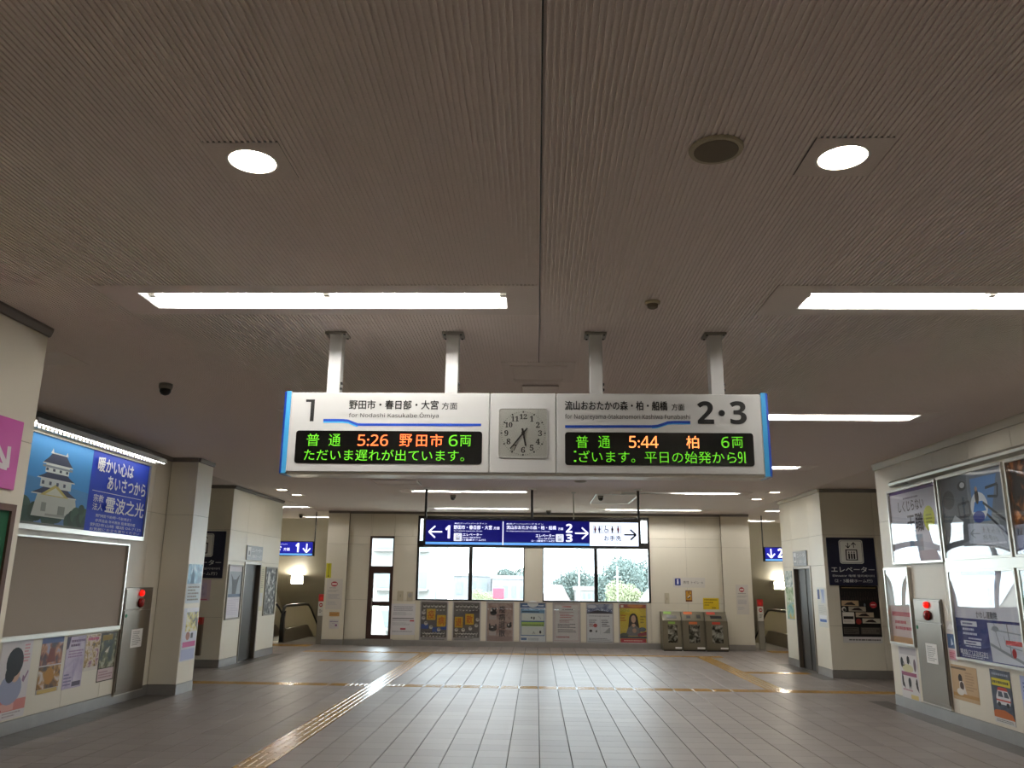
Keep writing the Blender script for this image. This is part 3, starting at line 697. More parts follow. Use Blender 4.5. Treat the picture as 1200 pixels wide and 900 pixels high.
for X0, X1 in ((1.075, 1.235), (1.25, 1.605)): b.poly([(x, -.005, z) for x, z in rrect(hx(X0), hz(2.522), hx(X1), hz(2.673), .012)], ink('#8f93a8')); b.poly([(x, -.0055, z) for x, z in rrect(hx(X0+.006), hz(2.528), hx(X1-.006), hz(2.667), .01)], LIT('#e6eeff', .8))
for X, c in ((1.115, '#b23a4a'), (1.195, '#2c3f9e'), (1.44, '#222222'), (1.55, '#b23a4a')):
    b.poly([(x, -.006, z) for x, z in ell(hx(X), hz(2.645), .013, .013, 12)], ink(c)); b.poly([(hx(X-.022), -.006, hz(2.58)), (hx(X+.022), -.006, hz(2.58)), (hx(X+.014), -.006, hz(2.63)), (hx(X-.014), -.006, hz(2.63))], ink(c)); b.poly([(hx(X-.012), -.006, hz(2.535)), (hx(X+.012), -.006, hz(2.535)), (hx(X+.012), -.006, hz(2.585)), (hx(X-.012), -.006, hz(2.585))], ink(c))
X = 1.32
b.poly([(x, -.006, z) for x, z in ell(hx(X), hz(2.572), .034, .034, 20)], ink('#333344')); b.poly([(x, -.0065, z) for x, z in ell(hx(X), hz(2.572), .026, .026, 20)], LIT('#e6eeff', .8))
b.poly([(x, -.007, z) for x, z in ell(hx(X-.012), hz(2.652), .012, .012, 12)], ink('#333344'))
for P in ([(-.018, 2.64), (-.008, 2.64), (0, 2.59), (-.010, 2.588)], [(-.008, 2.6), (.036, 2.6), (.036, 2.59), (-.008, 2.59)], [(.028, 2.6), (.038, 2.6), (.056, 2.552), (.046, 2.55)]): b.poly([(hx(X+a), -.007, hz(z)) for a, z in P], ink('#333344'))
b.obj('pictogram', None, hs)
for X in (-2.145, -.09, 1.955):
    p = MB().tube([(hx(X), .08, hz(2.78)), (hx(X), .08, hz(3.365))], .024, 12).obj('hanger_rod', MT['black'], hs)
    MB().lathe([(.075, hz(3.369)), (.07, hz(3.352)), (.03, hz(3.342))], (hx(X), .08, 0), 16).obj('flange', MT['white'], p)

def hall_sign(x0, x1, z0, z1, y, s, label):
    t = thing('platform_sign', label, 'sign', (x0, y, z0), 0)
    w, h = x1-x0, z1-z0
    MB().bbox(0, 0, 0, w, .12, h, .005).obj('case', MT['black'], t)
    MB().box(.02, -.003, .075, w-.02, 0, h-.02).obj('blue_panel', LIT('#10148c', .6), t); MB().box(.02, -.003, .02, w-.02, 0, .062).obj('stripe', LIT('#5f9ce6', .7), t)
    b = MB()
    if s < 0:
        text(t, '大宮', w-1.35, .14, w-.85, .25, -.005, WH_, .015); text(t, '方面', w-.79, .13, w-.62, .21, -.005, WH_, .01); text(t, '1', w-.47, .10, w-.385, .33, -.005, WH_, .015, MBD)
        text(t, 'for Kasukabe, Ōmiya', w-1.4, .285, w-.70, .315, -.005, WH_)
        arrow(b, w-.175, .21, .215, -pi/2, .032, -.005, WH_, .5); px = w+.012
    else:
        text(t, '2・3', .345, .10, .85, .33, -.005, WH_, .015, MBD); text(t, '柏・船橋', .92, .15, 1.38, .26, -.005, WH_, .012)
        arrow(b, .17, .21, .215, -pi/2, .032, -.005, WH_, .5); px = -.012
    b.obj('arrow', None, t)
    for q in (px, w-px): MB().box(q-.012, .05, -.0 if q in (px,) else h, q+.012, .075, 3.365-z0).obj('hanger_rod', MT['black'], t)
hall_sign(-7.6, -5.875, 2.205, 2.585, 21.6, -1, 'blue sign 1 with down arrow over the platform 1 escalator')
hall_sign(5.895, 7.6, 2.19, 2.56, 21.6, 1, 'blue sign 2 with down arrow over the platform 2 and 3 escalator')

# ------------------------------------------------------------------ windows and doors in the back wall
def window(name, holes_, x0, z0, x1, z1, xm, zm, y):
    o = bpy.data.objects.new(name, None); COL.objects.link(o); o.location = (x0, y, z0); struct(o)
    w, h = x1-x0, z1-z0; b = MB(); f = .05
    for c in cells(0, 0, w, h, [(a-x0, c_-z0, d-x0, e-z0) for a, c_, d, e in holes_]): b.box(c[0], -.012, c[1], c[2], .10, c[3])
    b.obj('frame', MT['black'], o)
    for a, c_, d, e in holes_: MB().box(a-x0-.01, .045, c_-z0-.01, d-x0+.01, .053, e-z0+.01).obj('pane', MT['glass'], o)
    return o
def win_holes(c0, c1, d0, d1): return [(c0, 1.155, c1, 2.46), (d0, 1.155, d1, 2.46), (c0, 2.62, c1, 3.20), (d0, 2.62, d1, 3.20)]
window('window_1', win_holes(-3.045, -1.75, -1.652, -.335), -3.10, 1.12, -.31, 3.27, 0, 0, YB)
window('window_2', win_holes(.188, 1.482, 1.575, 2.872), .16, 1.12, 2.92, 3.27, 0, 0, YB)
struct(MB().box(-.31, YB-.012, 3.19, .16, YB+.05, 3.27).obj('trim_1', MT['black']))
struct(MB().box(-.31, YB-.012, 2.46, .16, YB+.05, 2.62).obj('trim_2', MT['black']))
dr = bpy.data.objects.new('door_1', None); COL.objects.link(dr); dr.location = (-4.34, YB, .16); struct(dr)
dx = lambda X: X+4.34
b = MB(); dh = [(dx(-4.285), 1.965-.16, dx(-3.735), 2.675-.16), (dx(-4.205), .26-.16, dx(-3.775), .97-.16), (dx(-4.205), 1.08-.16, dx(-3.785), 1.78-.16)]
for c in cells(0, 0, .63, 2.57, dh): b.box(c[0], -.015, c[1], c[2], .08, c[3])
b.obj('frame', MT['brown'], dr)
for a, c_, d, e in dh: MB().box(a-.005, .03, c_-.005, d+.005, .038, e+.005).obj('pane', MT['glass'], dr)
MB().box(dx(-4.23), -.045, .72, dx(-4.215), -.015, 1.0).obj('door_handle', MT['alu'], dr)
struct(MB().box(-4.4, YB-.03, 0.001, -3.65, YB-.006, .16).obj('trim_3', MT['base']))

# elevators
def elevator(name, label, x, y0, y1, h, rz, icon):
    t = thing(name, label, 'elevator door', (x, y0, 0), rz)
    w = abs(y1-y0)
    b = MB(); f = .045
    b.box(0, -.015, .002, f, .1, h).box(w-f, -.015, .002, w, .1, h).box(f, -.015, h-f, w-f, .1, h)
    b.obj('frame', MT['steel'], t)
    for k in (0, 1):
        a = f+(w-2*f)*k/2; e = f+(w-2*f)*(k+1)/2
        MB().bbox(a+.002, .06+.012*k, .004, e-.002, .09+.012*k, h-f-.002, .004).obj('door_panel', MT['dsteel'], t)
    MB().box(0, -.02, .001, w, .12, .004).obj('sill', MT['steel'], t)
    return t
elevator('elevator', 'dark metal elevator door in the wall facing the platform 1 side', -5.87, 16.55, 17.55, 1.94, RL, 1)
elevator('elevator', 'brown-tinted metal elevator door beside the navy elevator sign', 5.30, 17.31, 16.23, 1.97, RR, 2)
# ------------------------------------------------------------------ things on walls
PL = dict(B=(YB, RB), L=(-5.5, RL), R=(5.05, RR), C=(21.35, RB), PS=(-5.09, RL), PF=(12.0, RB), LF=(15.62, RB), LS=(-5.87, RL), RF=(15.45, RB), RS=(5.30, RR), N=(-3.57, RL))
def wall_thing(name, label, cat, pl, a, z, group=None):
    p, rz = PL[pl]; loc = (a, p, z) if rz == RB else (p, a, z)
    return thing(name, label, cat, loc, rz, group)
def sheet(name, label, cat, pl, a0, z0, a1, z1, col, shapes=(), group=None, y=-.004, corner=0., tilt=0.):
    w, h = abs(a1-a0), z1-z0
    b = MB()
    pts = [(0, 0), (w, 0), (w, h), (0, h)] if not corner else rrect(0, 0, w, h, corner)
    b.prism(pts, y, y+.002)
    o = b.obj(name, ink(col)); p, rz = PL[pl]
    o.location = (a0, p, z0) if rz == RB else (p, a0, z0); o.rotation_euler = (0, tilt, rz)
    tag(o, label, cat, group)
    if shapes: prints(o, 0, 0, w, h, y, shapes)
    return o, w, h
def bulge(w, h, d, y, nx=20, nz=20):
    b = MB(); k = 0
    V = [[(w*i/nx, y-d*sin(pi*i/nx)**.8*sin(pi*j/nz), h*j/nz) for i in range(nx+1)] for j in range(nz+1)]
    for j in range(nz):
        for i in range(nx): b.poly([V[j][i], V[j][i+1], V[j+1][i+1], V[j+1][i]])
    me = b.mesh('cover', MT['acry']); bm = bmesh.new(); bm.from_mesh(me); bmesh.ops.remove_doubles(bm, verts=bm.verts, dist=1e-5); bmesh.ops.recalc_face_normals(bm, faces=bm.faces); bm.to_mesh(me); bm.free()
    for p in me.polygons: p.use_smooth = True
    return me
def framed(name, label, cat, pl, a0, z0, a1, z1, col, shapes=(), fr=.02, dep=.025, fm='alu', group=None, cover=0., rounded=0., cv=True):
    w, h = abs(a1-a0), z1-z0
    t = wall_thing(name, label, cat, pl, a0, z0, group)
    b = MB()
    if rounded:
        o = rrect(0, 0, w, h, rounded); i = rrect(fr, fr, w-fr, h-fr, rounded*.6); n = len(o)
        for k in range(n):
            q = (k+1) % n
            b.poly([(o[k][0], -dep, o[k][1]), (o[q][0], -dep, o[q][1]), (i[q][0], -dep, i[q][1]), (i[k][0], -dep, i[k][1])])
            b.poly([(o[k][0], -dep, o[k][1]), (o[q][0], -dep, o[q][1]), (o[q][0], -.001, o[q][1]), (o[k][0], -.001, o[k][1])]); b.poly([(i[k][0], -dep, i[k][1]), (i[q][0], -dep, i[q][1]), (i[q][0], -.001, i[q][1]), (i[k][0], -.001, i[k][1])])
    else:
        for c in cells(0, 0, w, h, [(fr, fr, w-fr, h-fr)]): b.box(c[0], -dep, c[1], c[2], -.001, c[3])
    b.obj('frame', MT[fm], t)
    s = MB().box(fr*.8, -.006, fr*.8, w-fr*.8, -.002, h-fr*.8).obj('sheet', ink(col), t)
    if shapes: prints(s, fr, fr, w-fr, h-fr, -.006, shapes)
    if cover: link('cover', bulge(w-2*fr, h-2*fr, cover, -dep*.8), t, (fr, 0, fr))
    elif cv: MB().box(fr*.8, -dep*.8, fr*.8, w-fr*.8, -dep*.7, h-fr*.8).obj('cover', MT['acry'], t)
    return t, s, w, h

# ------------------------------------------------------------------ back wall: seven framed posters, notices, bins
def faces_row(n, z, r, x0=.06, x1=.94, bob=.01):
    out = []
    for k in range(n):
        x = x0+(x1-x0)*(k+.5)/n
        out += [('e', x, z+random.uniform(-bob, bob), r, r*.62, '#d8d4cc'), ('e', x-r*.1, z+r*.35, r*.8, r*.35, '#25211f'), ('e', x-r*.3, z-r*.1, r*.14, r*.12, '#222222'), ('e', x+r*.3, z-r*.1, r*.14, r*.12, '#222222')]
    return out
def crowd(yel, blue, circ):
    s = [('r', 0, .08, 1, 1, '#5c5655')]
    for x0, z0, x1, z1 in blue: s.append(('r', x0, z0, x1, z1, '#2b4f9c'))
    s += faces_row(6, .90, .06)+faces_row(7, .80, .035)+faces_row(8, .19, .05)+faces_row(7, .12, .035)
    for x, z in circ: s += [('e', x, z, .07, .05, '#c9c5c0'), ('e', x+.01, z+.02, .05, .018, '#8d8983')]
    for a, z, e, z1 in yel: s.append(('r', a, z, e, z1, '#d9ad1e'))
    s += [('r', 0, 0, 1, .08, '#aba7a6'), ('t', .05, .015, .95, .065, 2, '#4a4848')]
    return s
BPX = [(-2.97, -2.25), (-2.135, -1.414), (-1.276, -.567), (-.435, .259), (.415, 1.126), (1.262, 1.961), (2.086, 2.81)]
kw = dict(fr=.028, dep=.022, fm='white', group='framed posters under the back windows', rounded=.03)
kwg = dict(kw, fm='grey'); MT['frost'] = mat('frosted_frame', '#a9a5a2', rough=.35); kw['fm'] = 'frost'
def bp(i, label, col, sh):
    return framed('wall_poster', label, 'poster', 'B', BPX[i][0], .115, BPX[i][1], 1.11, col, sh, **kw)
y1 = [(.22, .53, .56, .82), (.62, .36, .96, .66)]
t, s, w, h = bp(0, 'grey poster with two yellow squares and blue patches, beside the white notice', '#5c5655', crowd(y1, [(.02, .30, .3, .42), (.45, .2, .75, .34), (.78, .28, 1, .4)], [(.1, .72), (.1, .58), (.2, .44), (.4, .34), (.7, .28)]))
for c, (a, z, e, z2) in zip('疫病', y1): text(s, c, .028+(w-.056)*(a+.05), .028+(h-.056)*(z+.04), .028+(w-.056)*(e-.05), .028+(h-.056)*(z2-.04), -.05, '#b5551a', .015) if 0 else text(t, c, .028+(w-.056)*(a+.05), .028+(h-.056)*(z+.04), .028+(w-.056)*(e-.05), .028+(h-.056)*(z2-.04), -.0153, '#b5551a', .015)
y2 = [(.05, .34, .36, .62), (.45, .42, .78, .70)]
t, s, w, h = bp(1, 'grey poster with two yellow squares and no blue, second of the seven', '#5c5655', crowd(y2, [], [(.92, .55), (.88, .40), (.65, .32), (.38, .28), (.12, .28)]))
for c, (a, z, e, z2) in zip('退散', y2): text(t, c, .028+(w-.056)*(a+.05), .028+(h-.056)*(z+.04), .028+(w-.056)*(e-.05), .028+(h-.056)*(z2-.04), -.0153, '#b5551a', .015)
K = '#1c1817'
t, s, w, h = bp(2, 'pinkish poster with four tall black characters and dark figures', '#9c8078', [('r', 0, .13, 1, .97, mottle('pink_paper', ['#8f6f66', '#ab9086', '#b59a8c'], 5)), ('r', .08, .56, .36, .66, '#b7a79f'), ('r', .08, .15, .36, .26, '#b7a79f'),
    ('e', .24, .74, .13, .07, K), ('e', .2, .82, .06, .05, K), ('e', .32, .83, .04, .04, K), ('e', .16, .8, .035, .03, '#cfc6bf'), ('e', .22, .33, .16, .075, K), ('e', .1, .41, .03, .05, K), ('e', .34, .40, .03, .05, K), ('e', .2, .36, .05, .02, '#c9bfb8'), ('e', .86, .41, .1, .06, K), ('e', .92, .47, .03, .03, K), ('e', .84, .43, .03, .03, '#cfc6bf'), ('r', .72, .30, .98, .34, '#b7a79f')])
for k, c in enumerate('疫病退散'): text(t, c, .028+(w-.056)*.46, .028+(h-.056)*(.74-.205*k), .028+(w-.056)*.70, .028+(h-.056)*(.92-.205*k), -.0145, K, .012)
t, s, w, h = bp(3, 'blue and white poster with green band, in the middle under the windows', '#dfe3e6', [('r', 0, .88, 1, 1, '#24548c'), ('e', .5, .98, .22, .085, '#e6eaec'), ('r', .03, .15, .97, .86, '#3a67a0'), ('r', .05, .54, .95, .84, '#dadfd9'), ('r', .05, .17, .95, .51, '#dadfd9'), ('r', .05, .74, .95, .84, '#7da3c4'), ('r', .05, .40, .95, .51, '#a9c765'), ('t', .08, .75, .92, .80, 1, '#22262c'), ('t', .08, .405, .92, .45, 1, '#22262c'),
    ('t', .08, .91, .3, .96, 1, '#dfe6ee'), ('t', .7, .91, .95, .96, 1, '#dfe6ee'), ('e', .45, .62, .03, .03, '#333333'), ('e', .55, .61, .03, .04, '#333333'), ('l', [(.72, .66), (.8, .62), (.82, .58)], .012, '#8f969c'), ('e', .8, .25, .04, .04, '#1d1d1d'), ('l', [(.5, .2), (.54, .26), (.58, .2)], .01, '#4b5560'), ('r', .04, .04, .26, .10, '#5a7aa8'), ('t', .32, .03, .96, .10, 2, '#9aa3ad')])
t, s, w, h = bp(4, 'white poster of red and grey text lines in a thin red border', '#d6d1d0', [('r', .03, .03, .97, .99, '#b98e8e'), ('r', .045, .04, .955, .98, '#d9d4d2'), ('t', .32, .88, .68, .96, 1, '#b3434a'), ('t', .08, .82, .92, .87, 1, '#3d3a3c'), ('t', .22, .76, .8, .79, 1, '#9a6a6e'), ('t', .25, .62, .8, .74, 3, '#b65a60'), ('t', .22, .5, .8, .6, 3, '#9f6a70'), ('t', .16, .36, .88, .48, 3, '#66646c'), ('t', .16, .24, .88, .34, 3, '#7c7a80'), ('t', .1, .1, .9, .16, 1, '#a85e64')])
t, s, w, h = bp(5, 'white poster with a grey-blue landscape along its top edge', '#d9dade', [('r', 0, .75, 1, 1, mottle('hill_photo', ['#5b6488', '#8b94b0', '#b9bfce'], 9)), ('p', [(0, .75), (1, .75), (1, .78), (.4, .84), (0, .77)], '#4c4a52'), ('e', .2, .93, .17, .05, '#c8cbd6'), ('t', .08, .66, .92, .71, 1, '#9da0a6'), ('r', .505, .22, .515, .68, '#a9abb0'), ('t', .08, .5, .45, .6, 2, '#77797e'), ('t', .56, .5, .92, .6, 2, '#77797e'),
    ('e', .32, .44, .08, .05, '#b8504f'), ('t', .08, .4, .24, .5, 2, '#8d5a58'), ('t', .58, .4, .9, .5, 2, '#5f6066'), ('e', .14, .3, .06, .035, '#3a3c42'), ('e', .36, .29, .03, .03, '#3a3c42'), ('p', [(.6, .24), (.9, .24), (.9, .38), (.85, .38), (.7, .28)], '#a4a6aa'), ('t', .06, .05, .95, .12, 2, '#85878c'), ('r', .02, .015, .98, .03, '#6f7276')])
t, s, w, h = bp(6, 'yellow magazine poster with a long-haired woman above a red strip', '#c9b23a', [('r', 0, .12, 1, .9, '#cdb334'), ('p', [(.3, .9), (.7, .9), (1, .6), (1, .3), (0, .3), (0, .6)], '#d8be3c'), ('r', 0, .9, 1, 1, '#a33a33'), ('r', .05, .92, .15, .98, '#e6d9cf'), ('e', .6, .97, .3, .05, '#d9853a'), ('t', .02, .55, .24, .74, 3, '#bf6a22'), ('t', .78, .5, .98, .72, 3, '#8d7e2a'),
    ('e', .52, .60, .17, .17, '#241a17'), ('p', [(.35, .6), (.69, .6), (.75, .32), (.3, .32)], '#241a17'), ('e', .52, .62, .09, .10, '#c39c84'), ('p', [(.2, .18), (.3, .38), (.45, .46), (.6, .46), (.74, .38), (.82, .18)], '#6c6a6a'), ('p', [(.44, .46), (.52, .40), (.6, .46), (.56, .5), (.48, .5)], '#c39c84'), ('e', .55, .32, .08, .06, '#a98673'), ('p', [(.66, .24), (1, .30), (1, .2), (.7, .17)], '#8c3440'), ('e', .85, .35, .14, .06, '#54606c'), ('e', .16, .2, .16, .06, '#4c5640'), ('r', 0, .12, 1, .17, '#3e4a4a'), ('r', .02, .01, .98, .115, '#b12f35'), ('t', .15, .04, .85, .08, 1, '#dfc0b0'), ('r', 0, 0, 1, .01, '#dddddd')])
text(t, 'Sola', .05, .79, .27, .875, -.024, '#7d8f4c', .004)
sheet('wall_notice', 'white paper notice with a dark line, beside the brown glass door', 'notice', 'B', -3.71, .265, -3.09, 1.03, '#d5d4d6', [('t', .1, .76, .9, .93, 4, '#9a99a4'), ('t', .08, .62, .9, .74, 4, '#b2b1b8'), ('r', .06, .515, .94, .54, '#55525c'), ('t', .06, .44, .75, .49, 1, '#9d9ca4'), ('r', .78, .43, .96, .48, '#b25560'), ('t', .06, .3, .8, .4, 3, '#b0afb6'), ('r', .4, .16, .62, .22, '#b85a68'), ('t', .06, .08, .9, .14, 1, '#a3a2aa')])
for a0, z0, a1, z1, lb in ((-3.571, 1.10, -3.416, 1.35, 'small beige wall plate beside the brown door, plainer of two'), (-3.323, 1.10, -3.17, 1.33, 'small pale switch plate with round mark under the window corner'), (3.264, 1.107, 3.381, 1.375, 'small beige wall plate above the trash bins')):
    t = wall_thing('wall_plate', lb, 'wall plate', 'B', a0, z0); MB().bbox(0, -.014, 0, a1-a0, -.001, z1-z0, .003).obj('cover', mat('plate_beige', '#bdb49c', rough=.5), t)
    b = MB()
    if a0 > -3.4 and a0 < 0: b.poly([(x, -.0145, z) for x, z in ell((a1-a0)/2, .14, .05, .06)], ink('#aaa6a4'))
    b.box((a1-a0)/2-.012, -.018, .09, (a1-a0)/2+.012, -.014, .16, ink('#a49c86')); b.obj('switch', None, t)
# toilet direction notice with blue pictogram
o, w, h = sheet('wall_notice', 'long white paper sign with small blue figure above the bins', 'notice', 'B', 3.49, 1.515, 4.304, 1.763, '#d2cec6', [('p', rrect(.06, .2, .24, .9, .04), '#27357a'), ('e', .15, .74, .03, .09, '#dfe2ea'), ('r', .125, .32, .175, .64, '#dfe2ea')])
text(o, '男性 トイレ →', .26, .09, .76, .165, -.0065, '#3a3a3e')
o, w, h = sheet('wall_notice', 'small orange no-smoking notice above the bins', 'notice', 'B', 3.797, 1.168, 3.962, 1.445, '#b98a34', [('r', 0, 0, 1, .14, '#6b3a22'), ('r', 0, .93, 1, 1, '#5a3320'), ('r', 0, 0, .07, 1, '#5a3320'), ('r', .93, 0, 1, 1, '#5a3320'), ('l', [(.2, .4), (.5, .3), (.8, .65)], .03, '#2a2220'), ('l', [(.3, .35), (.75, .55)], .02, '#ece3d2'), ('e', .5, .8, .06, .1, '#3b2a1c')])
o, w, h = sheet('wall_notice', 'yellow paper notice at the corner above the bins', 'notice', 'B', 4.233, .985, 4.63, 1.262, '#d9bb27', [('t', .08, .76, .9, .92, 1, '#6a5a14'), ('t', .08, .52, .95, .68, 1, '#6a5a14'), ('t', .08, .32, .4, .44, 1, '#6a5a14'), ('t', .55, .06, .95, .22, 1, '#5a4c14')])
# columns by the escalator halls
o, w, h = sheet('warning_strip', 'narrow yellow vertical warning strip on the column by escalator hall', 'notice', 'C', -5.432, 1.652, -5.30, 2.021, '#c4bd2e', [('r', .42, .1, .58, .95, '#7d7a1e'), ('e', .5, .12, .14, .05, '#44420f')])
def noentry(a0, z0, a1, z1, label):
    o, w, h = sheet('wall_notice', label, 'notice', 'C', a0, z0, a1, z1, '#cfcac2', [('e', .48, .83, .21, .085, '#a02c34'), ('r', .33, .80, .63, .86, '#e3d2cc'), ('t', .18, .68, .8, .72, 1, '#7c7a76'), ('t', .1, .56, .9, .64, 2, '#a9a7a4'), ('t', .12, .34, .85, .5, 5, '#a4a3ac'), ('t', .12, .14, .7, .26, 3, '#b4b3b6')])
noentry(-5.39, .875, -4.98, 1.63, 'white notice with red no-entry disc on the column by platform 1 hall')
noentry(5.05, .875, 5.36, 1.60, 'white notice with red no-entry disc on the column by bins')
sheet('wall_notice', 'small orange strip notice low on the column by platform 1 hall', 'notice', 'C', -5.279, .703, -5.021, .805, '#c2955a', [('t', .06, .2, .94, .8, 2, '#8a5c2c')])
sheet('wall_notice', 'small white notice with purple print, lowest on the column', 'notice', 'C', -5.267, .402, -5.022, .63, '#cfcbc9', [('t', .06, .68, .9, .84, 1, '#5e4a78'), ('t', .3, .5, .8, .58, 1, '#8f86a0'), ('e', .72, .36, .12, .12, '#6d3a6a')])

# bins
def bin_(x0, x1, label, acc, two):
    t = thing('trash_bin', label, 'trash bin', (x0, YB-.03, 0), 0, 'trash bins in a row'); w = x1-x0; g = .004
    prof = [(0, .03), (0, .92), (-.22, .93), (-.40, .72), (-.455, .05), (-.455, .03)]
    MB().prism_x(prof, g, w-g).obj('body', MT['olive'], t)
    MB().box(.02, -.43, .001, w-.02, -.02, .032).obj('plinth', MT['rubber'], t)
    sl = lambda v: (-.22-.18*v, .93-.21*v)           # sloping top
    fr = lambda v: (-.40-.055*v, .72-.67*v)           # front, v down
    def quad(f, u0, v0, u1, v1, m, name, d=.004, b=None):
        n = (-.76, .65) if f is sl else (-.997, -.08)
        q = b or MB(); p0, p1 = f(v0), f(v1)
        P = [(w*u0, p1[0], p1[1]), (w*u1, p1[0], p1[1]), (w*u1, p0[0], p0[1]), (w*u0, p0[0], p0[1])]
        off = lambda P, k: [(x, y+n[0]*k, z+(abs(n[1])*k if f is sl else 0)) for x, y, z in P]
        q.loft([off(P, 0), off(P, d)])
        return q.obj(name, m, t)
    quad(sl, .12, .02, .5, .3, ink(acc), 'label_plate', .003)
    if two: quad(sl, .22, .45, .40, .72, MT['rubber'], 'slot'); quad(sl, .66, .35, .84, .72, MT['rubber'], 'slot')
    else: quad(sl, .26, .45, .76, .75, MT['rubber'], 'slot')
    dp = quad(fr, .06, .03, .94, .97, mat('bin_door', '#5f5846' if not two else '#564e39', rough=.42), 'door', .006)
    quad(fr, .30, .04, .66, .12, ink(acc), 'label_plate', .010)
    quad(fr, .28, .16, .76, .78, mottle('bin_window_'+acc.strip('#'), ['#15140f', '#2a281f', '#5d5b52', '#8d8b84'] if two != 2 else ['#1d1c16', '#232119', '#2c2a20'], 9, .15, x0), 'window', .009)
    quad(fr, .62, .93, .95, .985, MT['paper'], 'label_plate', .010)
bin_(3.12, 3.60, 'trash bin with green labels and dark window, nearest the magazine poster', '#7da04a', 0)
bin_(3.605, 4.17, 'middle trash bin with orange labels and two openings', '#c4683a', 1)
bin_(4.175, 4.735, 'trash bin with red labels at the corner by column', '#b5402e', 0)

# sign posts at the escalators
def stop_post(x, y, label):
    t = thing('sign_post', label, 'sign post', (x, y, 0), 0, None)
    MB().bbox(-.075, -.04, 0, .075, .04, .70, .006).obj('post', MT['grey'], t)
    MB().bbox(-.072, -.036, .70, .072, .036, 1.06, .005).obj('panel', MT['white'], t)
    MB().bbox(-.073, -.038, 1.06, .073, .038, 1.24, .005).obj('lamp_box', mat('post_red', '#b8231f', rough=.4), t)
    prints(t, -.07, .72, .07, 1.22, -.0385, [('e', .5, .82, .28, .08, '#e0302a'), ('e', .5, .5, .34, .10, '#a9322f'), ('r', .3, .47, .7, .53, '#eadfda'), ('t', .2, .1, .8, .3, 3, '#7c7a78')])
    MB().tube([(.078, -.01, .16), (.10, -.02, .20), (.10, -.02, .28), (.078, -.01, .32)], .008).obj('hook', MT['rubber'], t)
stop_post(-5.57, 21.62, 'grey post with red top and no-entry mark by platform 1 escalator')
stop_post(5.78, 21.9, 'grey post with red top and no-entry mark by the platform 2 and 3 escalator')

# escalators going down away from the hall
def escalator(xc, s, label):
    t = thing('escalator', label, 'escalator', (xc, 21.9, 0)); SLP = .5774
    yk = 2.3
    def path(off, y_end, z0=0.):   # handrail line: y, z
        P = [(.3+.0, off)]
        return P
    for sd in (-.47, .47):
        r = .30; zc = .62
        arc = [(.30+r*cos(a), zc+r*sin(a)) for a in [(-pi/2)-pi*k/10 for k in range(11)]]
        hp = [(.55, zc-r)] + arc + [(yk-.2, .92), (yk+.1, .90), (yk+.4, .78)] + [(yk+.4+d, .78-SLP*d) for d in (1, 2, 3, 4, 5)]
        MB().tube([(sd, y, z) for y, z in hp], .038, 8).obj('handrail', MT['rubber'], t, smooth=True)
        gp = [(.34+.27*cos(a), .62+.27*sin(a)) for a in [(-pi/2)-pi*k/10 for k in range(11)]] + [(yk-.2, .885), (yk+.1, .865), (yk+.4, .745), (yk+5.4, .745-SLP*5), (yk+5.4, .10-SLP*5), (yk+.4, .10), (yk, .33)]
        MB().prism_x(gp, sd-.006, sd+.006).obj('balustrade', mat('balustrade_panel', '#cfc8b0', rough=.25), t)
        sp = [(.05, 0), (.05, .22), (.2, .34), (yk, .34), (yk+.4, .14), (yk+5.4, .14-SLP*5), (yk+5.4, -.5-SLP*5), (yk+.4, -.5), (yk, -.3), (.4, -.3), (.4, 0)]
        MB().prism_x(sp, sd-.07, sd+.07).obj('skirt', MT['steel'], t)
        MB().prism_x([(.02, .02), (-.02, .3), (.0, .62), (.1, .8), (.16, .8), (.10, .62), (.12, .3), (.16, .02)], sd-.05, sd+.05).obj('newel', MT['rubber'], t)
        MB().lathe([(.022, -.004), (.022, .0)], (sd-.02, -.01+.03, .12), 12, axis='y').obj('lamp', mat('newel_lamp', '#e8f0e0', emit=3.), t)
    MB().box(-.4, -.3, -.02, .4, .5, .006).obj('landing_plate', MT['steel'], t)
    b = MB()
    b.box(-.4, .5, -.02, .4, 2.3, .004)
    for k in range(10): b.box(-.4, 2.3+.4*k, -.02-.231*(k+1)-.3, .4, 2.7+.4*k, -.231*(k+.6))
    b.obj('steps', MT['dsteel'], t); return t
escalator(-7.12, -1, 'escalator going down beside the platform 1 sign')
escalator(7.12, 1, 'escalator going down behind the platform 2 and 3 elevator')
for s, nm in ((-1, 'a'), (1, 'b')):
    x0, x1 = sorted((s*5.4, s*6.55)); struct(MB().box(x0, 22.3, -.15, x1, 24.3, 0).obj('floor_landing', MT['grey']))
    t = thing('wall_handrail', 'steel handrail running down the %s stairs' % ('platform 1' if s < 0 else 'platform 2 and 3'), 'handrail', (s*8.52, 22.4, 0))
    MB().tube([(0, 0, .9), (0, 3.2, .9), (0, 7.5, -1.6)], .03).obj('rail', MT['dsteel'], t)
    b = MB()
    for y, z in ((.3, .9), (1.8, .9), (3.1, .9), (5, -.14)): b.tube([(0, y, z), (s*.08, y, z-.05)], .012)
    b.obj('brackets', MT['dsteel'], t)
    t = thing('wall_lamp', 'white rectangular lamp glowing in the %s escalator hall' % ('platform 1' if s < 0 else 'platform 2 and 3'), 'lamp', (s*7.72, 26.72, 1.46), 0)
    MB().bbox(-.2, -.03, 0, .2, .03, .26, .01).obj('housing', MT['white'], t); MB().box(-.18, -.036, .02, .18, -.03, .24).obj('diffuser', mat('lamp_glow', '#fff6e0', emit=80.), t)

